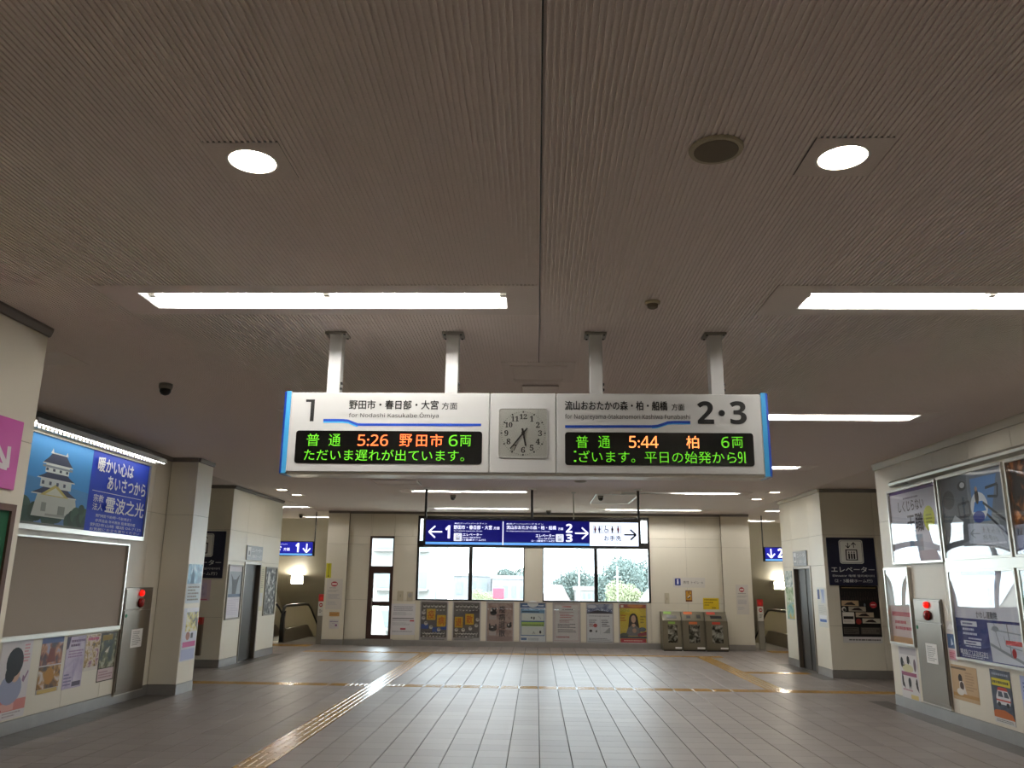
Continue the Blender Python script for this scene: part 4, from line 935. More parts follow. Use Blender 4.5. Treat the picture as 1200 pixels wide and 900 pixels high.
# ------------------------------------------------------------------ elevator walls
def lift_sign(pl, a0, z0, a1, z1, label, line3):
    t = wall_thing('elevator_sign', label, 'sign', pl, a0, z0); w, h = a1-a0, z1-z0
    MB().bbox(0, -.03, 0, w, -.001, h, .003).obj('panel', MT['navy'], t)
    lift_icon(t, w*.25, h*.45, w*.75, h*.95, -.031)
    c = '#d8d8d4'
    text(t, 'エレベーター', w*.055, h*.275, w*.955, h*.385, -.031, c, .012); text(t, 'Elevator 电梯 엘리베이터', w*.075, h*.175, w*.94, h*.225, -.031, c); text(t, line3, w*.11, h*.06, w*.89, h*.13, -.031, c, .006)
lift_sign('RF', 5.36, 1.613, 6.228, 2.473, 'large navy elevator sign above the black photo poster', '（2・3番線ホーム行）')
lift_sign('LF', -6.815, 1.613, -5.945, 2.487, 'large navy elevator sign half hidden behind the pillar', '（1番線ホーム行）')
def door_plate(pl, a0, z0, a1, z1, label, line):
    t = wall_thing('door_plate', label, 'sign', pl, a0, z0); w, h = abs(a1-a0), z1-z0
    MB().bbox(0, -.02, 0, w, -.001, h, .003).obj('panel', mat('grey_plate', '#8b9096', rough=.4), t)
    prints(t, 0, 0, w, h, -.0205, [('r', .05, .25, .24, .9, '#d9dbdc'), ('r', .1, .35, .19, .62, '#6d7076')])
    text(t, 'エレベーター', w*.3, h*.55, w*.95, h*.85, -.022, '#e6e8e8', .01); text(t, line, w*.3, h*.15, w*.95, h*.4, -.022, '#e6e8e8')
door_plate('LS', 16.57, 1.98, 17.53, 2.27, 'small grey elevator plate over the platform 1 elevator door', '1番線ホーム行')
door_plate('RS', 17.23, 1.985, 16.39, 2.272, 'small grey elevator plate over the brown-tinted elevator door', '2・3番線ホーム行')
framed('framed_poster', 'tall framed poster with grey animal head beside the platform 1 elevator', 'poster', 'LS', 15.68, .845, 16.45, 1.87, '#cfccd2', [('r', 0, .42, 1, .9, '#9aa3ac'), ('p', [(.2, .86), (.4, .74), (.6, .74), (.85, .84), (.7, .64), (.62, .42), (.36, .42), (.32, .64)], '#55595f'), ('r', 0, .4, 1, .46, '#5d6d84'), ('t', .1, .05, .9, .36, 9, '#bdb6c4')], fr=.03, fm='grey', cv=False)
framed('framed_poster', 'tall framed black and white poster at the end of elevator wall', 'poster', 'LS', 17.87, .84, 18.63, 1.865, '#8a8a88', [('r', 0, 0, 1, 1, mottle('mono_photo', ['#2c2d2d', '#4d4f4e', '#777976', '#c9c9c4'], 9, .4, 3.)), ('p', [(.28, .95), (.45, .8), (.38, .6), (.2, .7)], '#c9c9c4')], fr=.03, fm='grey', cv=False)
sheet('leaflet', 'narrow pale yellow leaflet beside the platform 1 elevator frame', 'leaflet', 'LS', 17.60, .95, 17.80, 1.87, '#ccc7a8', [('t', .1, .5, .9, .95, 10, '#a09c88'), ('r', .1, .1, .9, .4, '#c9c9c9')])
sheet('wall_notice', 'curled pink notice under the half-hidden elevator sign', 'notice', 'LF', -6.62, 1.20, -6.15, 1.585, '#d3bcc8', [('p', rrect(.2, .15, .85, .85, .08), '#c9b7cf'), ('e', .55, .6, .18, .15, '#b0a6c6'), ('t', .3, .25, .8, .45, 3, '#a996b4'), ('r', .1, .02, .9, .08, '#c9708f')])
o = wall_thing('hydrant_box', 'narrow brown hydrant box with red top beside the pillar', 'hydrant box', 'LF', -6.62, .22)
MB().bbox(0, -.08, 0, .405, -.001, .55, .004).obj('body', mat('brown_box', '#5c5040', rough=.4), o); MB().bbox(0, -.085, .55, .405, -.001, .68, .004).obj('panel', mat('red_panel', '#8f2622', rough=.4), o)
MB().lathe([(.03, -.11), (.034, -.09), (.034, -.085)], (.3, 0, .61), 16, axis='y').obj('lamp', MT['redlamp'], o)
# platform 2-3 elevator wall
sheet('wall_poster', 'tall narrow blue-green photo poster on the far jamb of elevator wall', 'poster', 'RS', 17.93, .91, 17.42, 1.895, '#a9b6ae', [('r', 0, .68, 1, 1, mottle('teal_photo', ['#7d8f92', '#b4bfb8', '#dde2dc'], 9)), ('r', 0, .36, 1, .66, mottle('field_photo', ['#6b8a5e', '#a7b68f', '#d7dcc8'], 8)), ('r', 0, .02, 1, .34, mottle('pond_photo', ['#5d9090', '#8fb5a2', '#c6a84e'], 7)), ('t', .1, .67, .9, .70, 1, '#e6e6e0')])
sheet('leaflet', 'small leaflet of blue print in a clear holder beside elevator frame', 'leaflet', 'RS', 15.97, .86, 15.50, 1.57, '#cfd0c8', [('r', .05, .7, .3, .95, '#4d5c8c'), ('r', .4, .6, .9, .96, '#c2c8d0'), ('p', [(.45, .95), (.7, .6), (.85, .95)], '#8fa2c8'), ('t', .1, .34, .9, .56, 5, '#b7b9b4'), ('r', .1, .12, .95, .3, '#dfe2e4'), ('r', .15, .13, .9, .2, '#3f69ae')])
M_ = [('r', 0, .11, 1, 1, '#100d0c'), ('r', 0, 0, 1, .105, '#cfcdca'), ('t', .15, .03, .95, .075, 1, '#5b5956'), ('r', .06, .955, .94, .968, '#8f7a4a')]
for k in range(14): M_.append(('e', .06+.068*k, .86-.01*(k % 3), .02, .045, '#241d1a'))
for k in range(16): M_.append(('e', .05+.06*k, .76+.008*(k % 4), .02, .035, '#2c2320'))
for x0, z0, x1, z1, c in ((.03, .64, .47, .735, '#b49a78'), (.2, .545, .64, .63, '#a39a8a'), (.37, .445, .83, .53, '#b0a08a'), (.53, .34, .98, .425, '#b8b4a4')):
    M_ += [('r', x0, z0, x1, z1, c), ('p', [(x0+.06, z0+.02), (x0+.15, z0+.06), (x0+.26, z0+.07), (x0+.34, z0+.03), (x0+.36, z0+.015)], '#2a211d')]
M_ += [('e', .08, .58, .055, .045, '#cfcac0'), ('e', .09, .57, .035, .03, '#3b3733'), ('r', .03, .33, .33, .53, '#d5cfc6'), ('r', .05, .41, .31, .46, '#181412'), ('t', .06, .35, .3, .39, 2, '#9d978e'), ('e', .43, .37, .07, .05, '#8c2a22'), ('e', .84, .665, .09, .055, '#b02a32'), ('t', .78, .65, .9, .68, 1, '#efdcd8'), ('e', .62, .66, .025, .03, '#6c7480'), ('r', .03, .15, .42, .27, '#514b44'), ('r', .47, .15, .97, .27, '#4a443e'), ('t', .05, .16, .4, .26, 4, '#2a2522'), ('t', .5, .16, .95, .26, 4, '#6b645a')]
sheet('wall_poster', 'black photo poster with small vehicle pictures under the navy sign', 'poster', 'RF', 5.53, .61, 6.23, 1.61, '#161211', M_)
# ------------------------------------------------------------------ left wall
ad = wall_thing('advertisement', 'large blue advertisement panel with white castle, over the grey board', 'advertisement', 'L', 8.15, 2.10)
aw, ah = 11.29-8.15, 1.06
b = MB()
for c in cells(0, 0, aw, ah, [(.02, .055, aw-.02, ah-.02)]): b.box(c[0], -.05, c[1], c[2], -.001, c[3])
b.obj('frame', MT['alu'], ad)
sp = (9.79-8.15)/aw
def roofs(cx, z, w, h, c='#3d4560', lip='#dfe6e6'):
    return [('p', [(cx-w*.62, z), (cx+w*.62, z), (cx+w*.42, z+h*.55), (cx+w*.30, z+h), (cx-w*.30, z+h), (cx-w*.42, z+h*.55)], c), ('p', [(cx-w*.62, z-.008), (cx+w*.62, z-.008), (cx+w*.60, z+.006), (cx-w*.60, z+.006)], lip)]
cx = .285
A = [('r', 0, 0, sp, 1, '#4a9fe6'), ('p', [(0, .55), (sp, .45), (sp, 0), (0, 0)], '#5596d2'), ('p', [(0, .25), (sp, .25), (sp, 0), (0, 0)], '#6489b8')]
for k in range(9): A.append(('e', .03+.042*k, .10+.05*(k % 3), .05, .11, ('#2c4a3c', '#24402f', '#345243')[k % 3]))
A += [('p', [(cx-0.1125, .10), (cx+0.1800, .10), (cx+0.1500, .36), (cx-0.0900, .36)], '#cfd6cf'), *roofs(cx+0.0150, .35, 0.2325, .09), ('r', cx-0.0825, .43, cx+0.1125, .53, '#d9e2e2'), ('p', [(cx-0.0750, .34), (cx+0.0150, .48), (cx+0.1050, .34)], '#c9bf7a'), ('p', [(cx-0.0450, .35), (cx+0.0150, .44), (cx+0.0750, .35)], '#dfe3d6'),
      *roofs(cx+0.0150, .53, 0.1950, .08), ('r', cx-0.0630, .60, cx+0.0870, .70, '#e2eaea'), ('r', cx-0.0825, .655, cx+0.1080, .68, '#8f9aa6'), *roofs(cx+0.0120, .70, 0.1575, .12), ('r', cx-0.0420, .82, cx+0.0660, .835, '#c9d2d6'), ('p', [(cx-0.0450, .82), (cx-0.0330, .88), (cx-0.0240, .82)], '#dfe6e8'), ('p', [(cx+0.0480, .82), (cx+0.0600, .87), (cx+0.0690, .82)], '#dfe6e8')]
for k in range(4): A.append(('r', cx-0.0600+.042*k, .62, cx-0.0450+.042*k, .65, '#4b5568')); 
for k in range(4): A.append(('r', cx-0.0750+.045*k, .46, cx-0.0600+.045*k, .50, '#4b5568'))
A += [('r', cx-0.0600, .16, cx-0.0300, .26, '#9aa39c'), ('r', cx+0.0450, .14, cx+0.0900, .24, '#8f988f'), ('r', cx-0.0300, .115, cx+0.2250, .14, '#a9b0aa')]
for k in range(7): A.append(('e', sp-.11+.02*k, .08+.04*(k % 3), .035, .10, ('#2b4638', '#23392c', '#3a5844')[k % 3]))
A += [('e', sp-.035, .24, .022, .06, '#2b4638'), ('r', 0, 0, sp, .03, '#7d837c'), ('r', sp, 0, 1, 1, '#2444c4'), ('r', sp+.025, .50, .955, .508, '#dfe2ee')]
sh = MB().box(.02, -.02, .055, aw-.02, -.004, ah-.02).obj('sheet', ink('#2f6fb4'), ad)
prints(sh, .02, .055, aw-.02, ah-.02, -.021, A)
X0 = sp*aw
def at_(s, u0, v0, u1, v1, bold=.01, c='#e9ecf2'): text(ad, s, X0+(aw-X0)*u0, .055+(ah-.075)*v0, X0+(aw-X0)*u1, .055+(ah-.075)*v1, -.055+.004, c, bold)
at_('暖かい心は', .06, .75, .66, .93, .025); at_('あいさつから', .24, .545, .92, .72, .025)
at_('宗教', .05, .365, .21, .46); at_('法人', .05, .26, .21, .35); at_('霊波之光', .25, .255, .93, .455, .02)
at_('開門時間 午前9時～午後5時まで', .12, .18, .72, .22, .0); at_('参拝自由 年中無休 駐車場完備', .12, .12, .80, .16, .0); at_('野田市山崎 電話 04-7125', .05, .065, .92, .105, .0); at_('お気軽にお立ち寄りください', .05, .012, .9, .05, .0)
pl = wall_thing('picture_light', 'long fluorescent strip light mounted above the castle advertisement', 'strip light', 'L', 8.2, 3.17)
MB().box(0, -.27, .035, 3.06, -.001, .065).box(0, -.27, .0, 3.06, -.262, .035).obj('housing', MT['alu'], pl); MB().tube([(.02, -.24, .012), (3.04, -.24, .012)], .012, 10).obj('tube', mat('strip_glow', '#f4f0e6', emit=16.), pl, smooth=True)
b = MB()
for k in range(38): b.box(.03+.08*k, -.16, -.01, .075+.08*k, -.10, .035)
struct(b.obj('louver', MT['alu'], pl), 'stuff')
sb = wall_thing('display_board', 'blank grey-brown pin board in aluminium frame under the castle advertisement', 'pin board', 'L', 8.15, .945)
w, h = 10.94-8.15, 1.095; b = MB()
for c in cells(0, 0, w, h, [(.025, .05, w-.025, h-.02)]): b.box(c[0], -.045, c[1], c[2], -.001, c[3])
b.obj('frame', MT['alu'], sb); MB().box(.02, -.015, .045, w-.02, -.004, h-.015).obj('panel', mat('pin_board_cloth', '#a1968a', rough=.9, noise=.05, nscale=60), sb)
def hydrant(pl, a0, z0, a1, z1, label):
    t = wall_thing('hydrant_cabinet', label, 'hydrant cabinet', pl, a0, z0); w, h = abs(a1-a0), z1-z0; zl = h-.29
    MB().bbox(0, -.03, 0, w, -.001, h, .004).obj('frame', MT['steel'], t)
    dr_ = MB().bbox(.02, -.04, .04, w-.02, -.03, zl-.01, .003).obj('door', MT['steel'], t)
    MB().bbox(.02, -.038, zl+.005, w-.02, -.03, h-.02, .003).obj('top_panel', MT['steel'], t)
    MB().lathe([(.025, -.08), (.038, -.07), (.042, -.05), (.042, -.038)], (w*.54, 0, h-.075), 20, axis='y').obj('lamp', MT['redlamp'], t, smooth=True)
    MB().lathe([(.01, -.085), (.05, -.08), (.062, -.06), (.064, -.038)], (w*.54, 0, h-.205), 24, axis='y').obj('bell', MT['redbell'], t, smooth=True)
    MB().lathe([(.022, -.046), (.024, -.04)], (.07, 0, zl-.075), 14, axis='y').obj('keyhole', ink('#2e7a54'), dr_)
    MB().box(.0, -.036, -.012, w, -.001, .002).obj('sill', MT['alu'], t)
    n = MB().box(w*.34, -.043, zl-.5, w*.74, -.0405, zl-.26).obj('paper', MT['paper'], dr_); n['label'] = 'white paper notice'
    prints(n, w*.34, zl-.5, w*.74, zl-.26, -.0432, [('t', .12, .1, .88, .9, 8, '#9d9b98')])
hydrant('L', 11.0, .115, 11.79, 1.475, 'steel hydrant cabinet with red lamp beside the blank pin board')
lkw = dict(group=None)
sheet('wall_poster', 'pale poster with dark-haired woman in white blouse, lowest wall corner', 'poster', 'L', 8.60, .16, 9.13, .945, '#d5d0d0', [('r', 0, .1, 1, .24, '#c9837c'), ('r', 0, .11, .62, .2, '#d9a9a0'), ('r', 0, 0, 1, .1, '#d2cecd'), ('e', .44, .38, .36, .2, '#9a9fb8'), ('e', .55, .56, .14, .1, '#c9a792'), ('e', .48, .72, .27, .19, '#16181c'), ('e', .38, .58, .16, .12, '#16181c'), ('p', [(.78, .47), (.84, .44), (.97, .57), (.95, .6), (.86, .51), (.80, .54)], '#8d6f86'), ('t', .74, .7, .95, .95, 6, '#cf8f94'), ('t', .3, .02, .9, .09, 2, '#a9a0a0'), ('t', .05, .04, .25, .2, 3, '#bf5a58')])
P2 = [('r', 0, .5, 1, 1, mottle('film_photo_a', ['#2c2430', '#7a4636', '#b98b6a', '#8fa0c0'], 8, .4, 1.)), ('r', 0, .9, 1, 1, '#51608a'), ('r', 0, .08, 1, .48, mottle('film_photo_b', ['#241d1c', '#6a4a22', '#a87a2e', '#cfc6bd'], 9, .4, 5.)), ('e', .5, .3, .22, .15, '#a8782c'), ('r', 0, .485, 1, .505, '#c9c2c0'), ('r', .05, 0, .95, .07, '#b9a05a'), ('p', [(.3, .55), (.4, .8), (.5, .82), (.62, .78), (.7, .55)], '#6b2f24')]
sheet('wall_poster', 'two-picture poster, blue above and golden below, under the board', 'poster', 'L', 9.30, .34, 9.725, .935, '#b8b0ac', P2)
sheet('wall_poster', 'lilac poster with dark edge and rows of purple print', 'poster', 'L', 9.80, .33, 10.21, .92, '#b3a9be', [('r', .05, .02, .95, .98, mottle('lilac_print', ['#a398b4', '#bdb3c8', '#cbc4d0'], 6)), ('p', [(0, .75), (.12, .78), (.2, 1), (0, 1)], '#3a3350'), ('t', .22, .78, .95, .95, 2, '#5d4468'), ('t', .15, .58, .9, .74, 3, '#8b6f96'), ('t', .05, .05, .45, .3, 4, '#6f678a'), ('r', .5, .03, .95, .12, '#4f4a5c'), ('r', .48, .14, .52, .5, '#9a8fb0')])
sheet('wall_poster', 'short colourful flyer between lilac poster and dark green poster', 'poster', 'L', 10.225, .49, 10.55, .91, '#c9bfae', [('r', 0, .1, 1, 1, mottle('flyer_photo', ['#3c3328', '#a0803e', '#cfc4b4', '#8a5a70'], 12, .4, 8.)), ('t', .1, .82, .9, .96, 1, '#b0506a'), ('r', 0, 0, 1, .1, '#cfc9be')])
sheet('wall_poster', 'dark green film poster with pale strip, beside the hydrant cabinet', 'poster', 'L', 10.565, .324, 10.98, .92, '#3a3328', [('r', .04, .28, .96, .97, mottle('forest_photo', ['#161c16', '#2a3a2c', '#5b5a34', '#a9a890'], 9, .4, 2.)), ('r', .04, .02, .96, .26, '#c4b0b0'), ('t', .1, .06, .9, .22, 3, '#9a7a80'), ('p', [(.3, .6), (.6, .72), (.5, .58)], '#cfcabb'), ('r', .1, .84, .7, .95, '#8f7a34')])
# pillar
sheet('wall_poster', 'blue and white poster on the pillar edge, above the pink one', 'poster', 'PS', 12.02, 1.25, 12.53, 1.81, '#c3cdd2', [('r', 0, .5, 1, 1, mottle('sky_photo', ['#3d6f92', '#6fa6c4', '#c9dde2'], 6, .4, 4.)), ('p', [(.2, .5), (.35, .95), (.5, .5)], '#35607e'), ('t', .1, .05, .9, .45, 5, '#6a655c')])
sheet('wall_poster', 'poster with yellow picture and pink band, low on the pillar', 'poster', 'PS', 12.02, .44, 12.54, 1.18, '#cdd0da', [('r', .2, .55, 1, .92, mottle('yellow_art', ['#1d1b16', '#3b3826', '#c9b84a', '#d6d2b8'], 7, .4, 6.)), ('r', .1, .26, .95, .36, '#b85a8c'), ('e', .4, .47, .14, .08, '#a9786c'), ('r', .6, .42, .75, .52, '#33353c'), ('r', .05, .02, .95, .22, '#aab2d0'), ('r', .2, .93, 1, 1, '#e4e6ea')])
# near wall: pink sign and green board
t = wall_thing('direction_sign', 'pink sign with white diagonal arrow on the nearest wall', 'sign', 'N', 4.40, 2.175)
MB().bbox(0, -.02, 0, 1.02, -.001, .47, .003).obj('panel', mat('pink_panel', '#c45aa6', rough=.4), t)
b = MB(); arrow(b, .83, .22, .20, -pi/4, .038, -.021, ink('#e2dce0'), .52); b.obj('arrow', None, t)
text(t, 'きっぷうりば', .08, .18, .62, .29, -.021, '#e2dce0', .01)
t = wall_thing('green_board', 'dark green notice board in brown frame on the nearest wall', 'notice board', 'N', 3.6, 1.18)
b = MB()
for c in cells(0, 0, 1.865, .9, [(.045, .045, 1.82, .855)]): b.box(c[0], -.03, c[1], c[2], -.001, c[3])
b.obj('frame', mat('brown_wood', '#4a2f22', rough=.5), t); MB().box(.04, -.012, .04, 1.825, -.003, .86).obj('panel', mat('green_felt', '#175236', rough=.9), t)

# ------------------------------------------------------------------ right wall
def rframe(a0, z0, a1, z1, col, shapes, label, cat='poster', d=.006, name='framed_poster'):
    return framed(name, label, cat, 'R', a0, z0, a1, z1, col, shapes, fr=.028, dep=.04, fm='alu', cover=d)
V = '#2e2838'
t, s, w, h = rframe(11.83, 1.905, 10.385, 2.925, '#d3d3e0', [('r', 0, 0, 1, 1, '#d6d6e4'), ('r', 0, .955, 1, 1, '#5a3f86'), ('r', .36, .03, .64, .36, mottle('cliff_photo', ['#6d7f9c', '#93a6bf', '#b0a8b4'], 5)), ('r', .36, .0, .9, .14, '#c4b8c6'), ('e', .80, .55, .11, .17, '#c4cc3a'), ('t', .74, .48, .86, .62, 3, '#8a9230'), ('t', .3, .85, .62, .9, 1, '#7c7790')], 'framed white poster with brush lettering and yellow oval, end of the row')
for s_, (u0, v0, u1, v1) in (('しくじらない', (.2, .68, .72, .82)), ('天職', (.36, .40, .68, .64))): text(t, s_, w*u0, h*v0, w*u1, h*v1, -.0105, V, .012)
G = '#3c424a'
rframe(10.335, 1.92, 8.875, 2.935, '#7d868f', [('r', 0, 0, 1, 1, '#7f8890'), ('p', [(0, 1), (.45, 1), (.42, .2), (0, .1)], '#5f676f'), ('p', [(.42, .02), (.95, .02), (.86, .4), (.62, .55), (.5, .5)], '#9da6ae'), ('p', [(.5, 1), (1, 1), (1, .5), (.62, .5), (.45, .8)], '#6f7a8a'), ('p', [(.5, .92), (.9, .92), (.75, .4), (.5, .4)], '#5f8cc4'), ('e', .60, .58, .13, .17, '#e0e6ec'), ('p', [(.5, .52), (.70, .52), (.66, .64), (.54, .64)], '#2f7fd0'), ('e', .58, .46, .09, .07, '#3a4a9c'), ('e', .58, .70, .03, .09, '#33302f'), ('e', .58, .79, .02, .03, '#c4a48c'), ('e', .36, .86, .07, .06, '#2e3238'), ('e', .37, .87, .04, .035, '#c9ccd0'), ('e', .12, .72, .1, .12, '#3b4046'),
    ('l', [(.28, .48), (.45, .5), (.45, .66), (.27, .64), (.28, .48)], .03, G), ('l', [(.72, .78), (.9, .8), (.88, .66), (.74, .68)], .03, G), ('l', [(.66, .62), (.98, .36)], .03, G), ('l', [(.70, .48), (.96, .22)], .03, G), ('p', [(.10, .40), (.2, .52), (.34, .42), (.24, .30)], '#b4bcc4'), ('t', .5, .08, .95, .16, 2, '#d2d6da')], 'framed poster of a desk scene with a blue-lit figure, second in the row')
rframe(8.825, 1.92, 7.36, 2.935, '#2a211c', [('r', 0, 0, 1, 1, mottle('dark_feast', ['#120f0e', '#1d1715', '#6b3b1c', '#b47a4a'], 7, .4, 2.5)), ('r', 0, 0, 1, .2, '#6b7090')], 'framed dark poster with orange specks, at the picture edge')
t, s, w, h = rframe(10.325, .775, 8.88, 1.81, '#cfd3df', [('r', 0, .46, 1, 1, '#d4d6e2'), ('r', .18, .955, .72, 1, '#2a3a8a'), ('e', .62, .86, .09, .1, '#aab4d0'), ('r', .56, .62, .62, .82, '#8fa0c4'), ('r', 0, 0, 1, .46, '#1e2a6e'), ('p', [(.52, .01), (.99, .01), (.99, .43), (.50, .43)], '#cdd2de')] +
    [('l', [(.51, .2), (.7, .13), (1, .03)], .03, '#8d949e'), ('l', [(.6, .43), (.62, .3), (.66, .16)], .014, '#8d949e'), ('l', [(.55, .36), (.99, .33)], .014, '#9aa1ab'), ('l', [(.78, .43), (.80, .1)], .02, '#8d949e'), ('l', [(.72, .3), (.74, .2), (.95, .17)], .012, '#9aa1ab'), ('r', .74, .21, .98, .26, '#c44a4c'), ('e', .84, .13, .03, .05, '#b83238'), ('e', .61, .37, .05, .03, '#8d949e'),
     ('r', .08, .37, .34, .43, '#d9dce6'), ('t', .11, .38, .31, .42, 1, '#39437c'), ('t', .10, .26, .38, .36, 2, '#cfd3e4'), ('t', .18, .215, .4, .25, 1, '#cfd3e4'), ('r', .10, .16, .37, .205, '#d9dce6'), ('t', .13, .165, .34, .20, 1, '#39437c'), ('t', .12, .125, .38, .155, 1, '#cfd3e4'), ('t', .05, .01, .48, .05, 2, '#cfd3e4')], 'framed white and navy map advertisement with telephone number', d=.004)
text(t, 'かわし運動院', w*.36, h*.475, w*.66, h*.55, -.0125, '#3a3d4c', .012); text(t, '電話(7123)8281', w*.06, h*.065, w*.47, h*.125, -.0200, '#e0e3ee', .012)
rframe(8.825, .775, 7.36, 1.81, '#3f9aa0', [('r', 0, 0, 1, 1, mottle('teal_print', ['#3a8f98', '#57b0b2', '#c9dcd8'], 4))], 'framed teal poster beside the map advertisement')
t = wall_thing('light_rail', 'long aluminium rail above the framed posters', 'rail', 'R', 11.6, 2.96)
MB().prism_x([(-.001, 0), (-.09, .02), (-.10, .05), (-.06, .085), (-.001, .085)], 0, 4.3).obj('rail', MT['alu'], t)
MB().box(-.02, -.07, .0, .5, -.03, .03).obj('end_bracket', MT['grey'], t)
t = wall_thing('frame_rail', 'wide aluminium strip between upper and lower framed posters', 'rail', 'R', 10.34, 1.812); MB().box(0, -.035, 0, 3.0, -.001, .106).obj('strip', MT['alu'], t)
framed('framed_poster', 'small framed poster with pink writing beside the hydrant cabinet', 'poster', 'R', 12.15, .825, 11.39, 1.86, '#cfcfcb', [('r', 0, 0, 1, .5, '#d6c2bd'), ('r', .05, .36, .95, .42, '#c06a70'), ('t', .15, .16, .9, .32, 2, '#b8404e'), ('r', 0, 0, 1, .08, '#c99a68')], fr=.028, dep=.05, fm='alu', cover=.012)
t = thing('door_pull', 'vertical grey pull bar on the end of the poster wall', 'handle', (5.10, 12.26, 1.02), 0)
MB().tube([(0, .0, .05), (0, .07, .04), (0, .075, .1), (0, .075, .75), (0, .07, .81), (0, 0, .80)], .016, 8).obj('bar', MT['grey'], t)
hydrant('R', 11.335, .165, 10.59, 1.455, 'steel hydrant cabinet with red lamp among the framed posters')
sheet('wall_poster', 'white poster with black ink figures under the small framed poster', 'poster', 'R', 12.01, .115, 11.46, .80, '#d3cfcd', [('r', .05, .86, .95, 1, '#b9b4b6'), ('e', .15, .7, .08, .1, K), ('e', .5, .76, .07, .08, K), ('e', .85, .68, .07, .12, '#6c5a64'), ('e', .45, .6, .3, .08, '#c9c49a'), ('r', .08, .46, .9, .53, '#93506c'), ('e', .12, .36, .05, .12, K), ('p', [(.08, .44), (.2, .3), (.24, .2), (.12, .26)], K), ('e', .5, .36, .08, .07, K), ('p', [(.42, .34), (.58, .34), (.56, .2), (.52, .28), (.46, .2)], K), ('e', .88, .34, .05, .1, K), ('p', [(.8, .36), (.94, .3), (.96, .18), (.88, .24)], K), ('l', [(.2, .74), (.3, .66), (.12, .62)], .012, K), ('l', [(.44, .7), (.56, .82), (.6, .7)], .012, K), ('t', .1, .16, .9, .22, 1, '#b07a88'), ('r', .5, .04, .9, .12, '#cdb87a')])
sheet('wall_poster', 'tan poster with seated figure in white, beside the hydrant cabinet', 'poster', 'R', 10.555, .305, 9.965, .70, '#bfa27c', [('r', 0, .88, .6, .94, '#6d5c48'), ('r', 0, .1, 1, .2, '#b08a54'), ('e', .34, .62, .08, .13, '#2e241f'), ('p', [(.25, .2), (.3, .55), (.45, .55), (.55, .2)], '#d4cec4'), ('e', .38, .42, .08, .12, '#4a3c34'), ('e', .3, .24, .14, .1, '#dcd8d0'), ('t', .55, .3, .95, .85, 7, '#a58a68')])
sheet('wall_poster', 'dark poster with white ambulance and yellow lettering', 'poster', 'R', 9.68, .18, 9.28, .73, '#2f3644', [('r', 0, .10, 1, 1, mottle('street_photo', ['#1c2230', '#2f3848', '#4a5262'], 6, .4, 1.5)), ('r', .05, .70, .95, .84, '#c9bb2c'), ('t', .08, .72, .92, .82, 1, '#3a3a1c'), ('t', .1, .88, .9, .96, 1, '#8f96a4'), ('p', [(.2, .36), (.85, .36), (.9, .5), (.78, .62), (.3, .62), (.2, .5)], '#d6d6d8'), ('p', [(.28, .62), (.8, .62), (.74, .68), (.34, .68)], '#b03a30'), ('p', [(.3, .5), (.55, .5), (.5, .6), (.32, .6)], '#39414e'), ('p', [(.6, .5), (.84, .5), (.76, .6), (.6, .6)], '#39414e'), ('r', .2, .42, .88, .45, '#b8463c'), ('e', .32, .36, .08, .045, '#15171c'), ('e', .74, .36, .08, .045, '#15171c'), ('p', [(0, .10), (1, .10), (.9, .2), (.55, .26), (.1, .24), (0, .2)], '#b0602c'), ('r', 0, 0, 1, .10, '#d0cfcc'), ('t', .1, .02, .9, .08, 2, '#7b7f7a')])
sheet('leaflet', 'small navy and pink leaflet between hydrant cabinet and map advertisement', 'leaflet', 'R', 10.575, .74, 10.36, 1.06, '#c9bdbd', [('r', .05, .45, .9, .97, '#33507c'), ('p', [(.4, .55), (.5, .85), (.7, .6)], '#aebfd6'), ('r', .1, .05, .9, .38, '#c98f98'), ('t', .15, .1, .85, .32, 3, '#a04a5c')])
sheet('leaflet', 'crumpled clear sleeve above the navy and pink leaflet', 'leaflet', 'R', 10.56, 1.075, 10.37, 1.20, '#cfcbc4', [('p', [(.1, .3), (.5, .8), (.9, .6), (.7, .2)], '#e6e4e0')])
sheet('wall_poster', 'pale blue flyer at the picture edge past the ambulance poster', 'poster', 'R', 9.10, .2, 8.7, .72, '#c3c6d2', [('r', 0, .55, 1, 1, '#aab4d8'), ('t', .1, .6, .9, .9, 4, '#6f7db4'), ('r', .1, .1, .9, .45, mottle('olive_photo', ['#5b5a34', '#9a9a70', '#c9c6b0'], 9))])

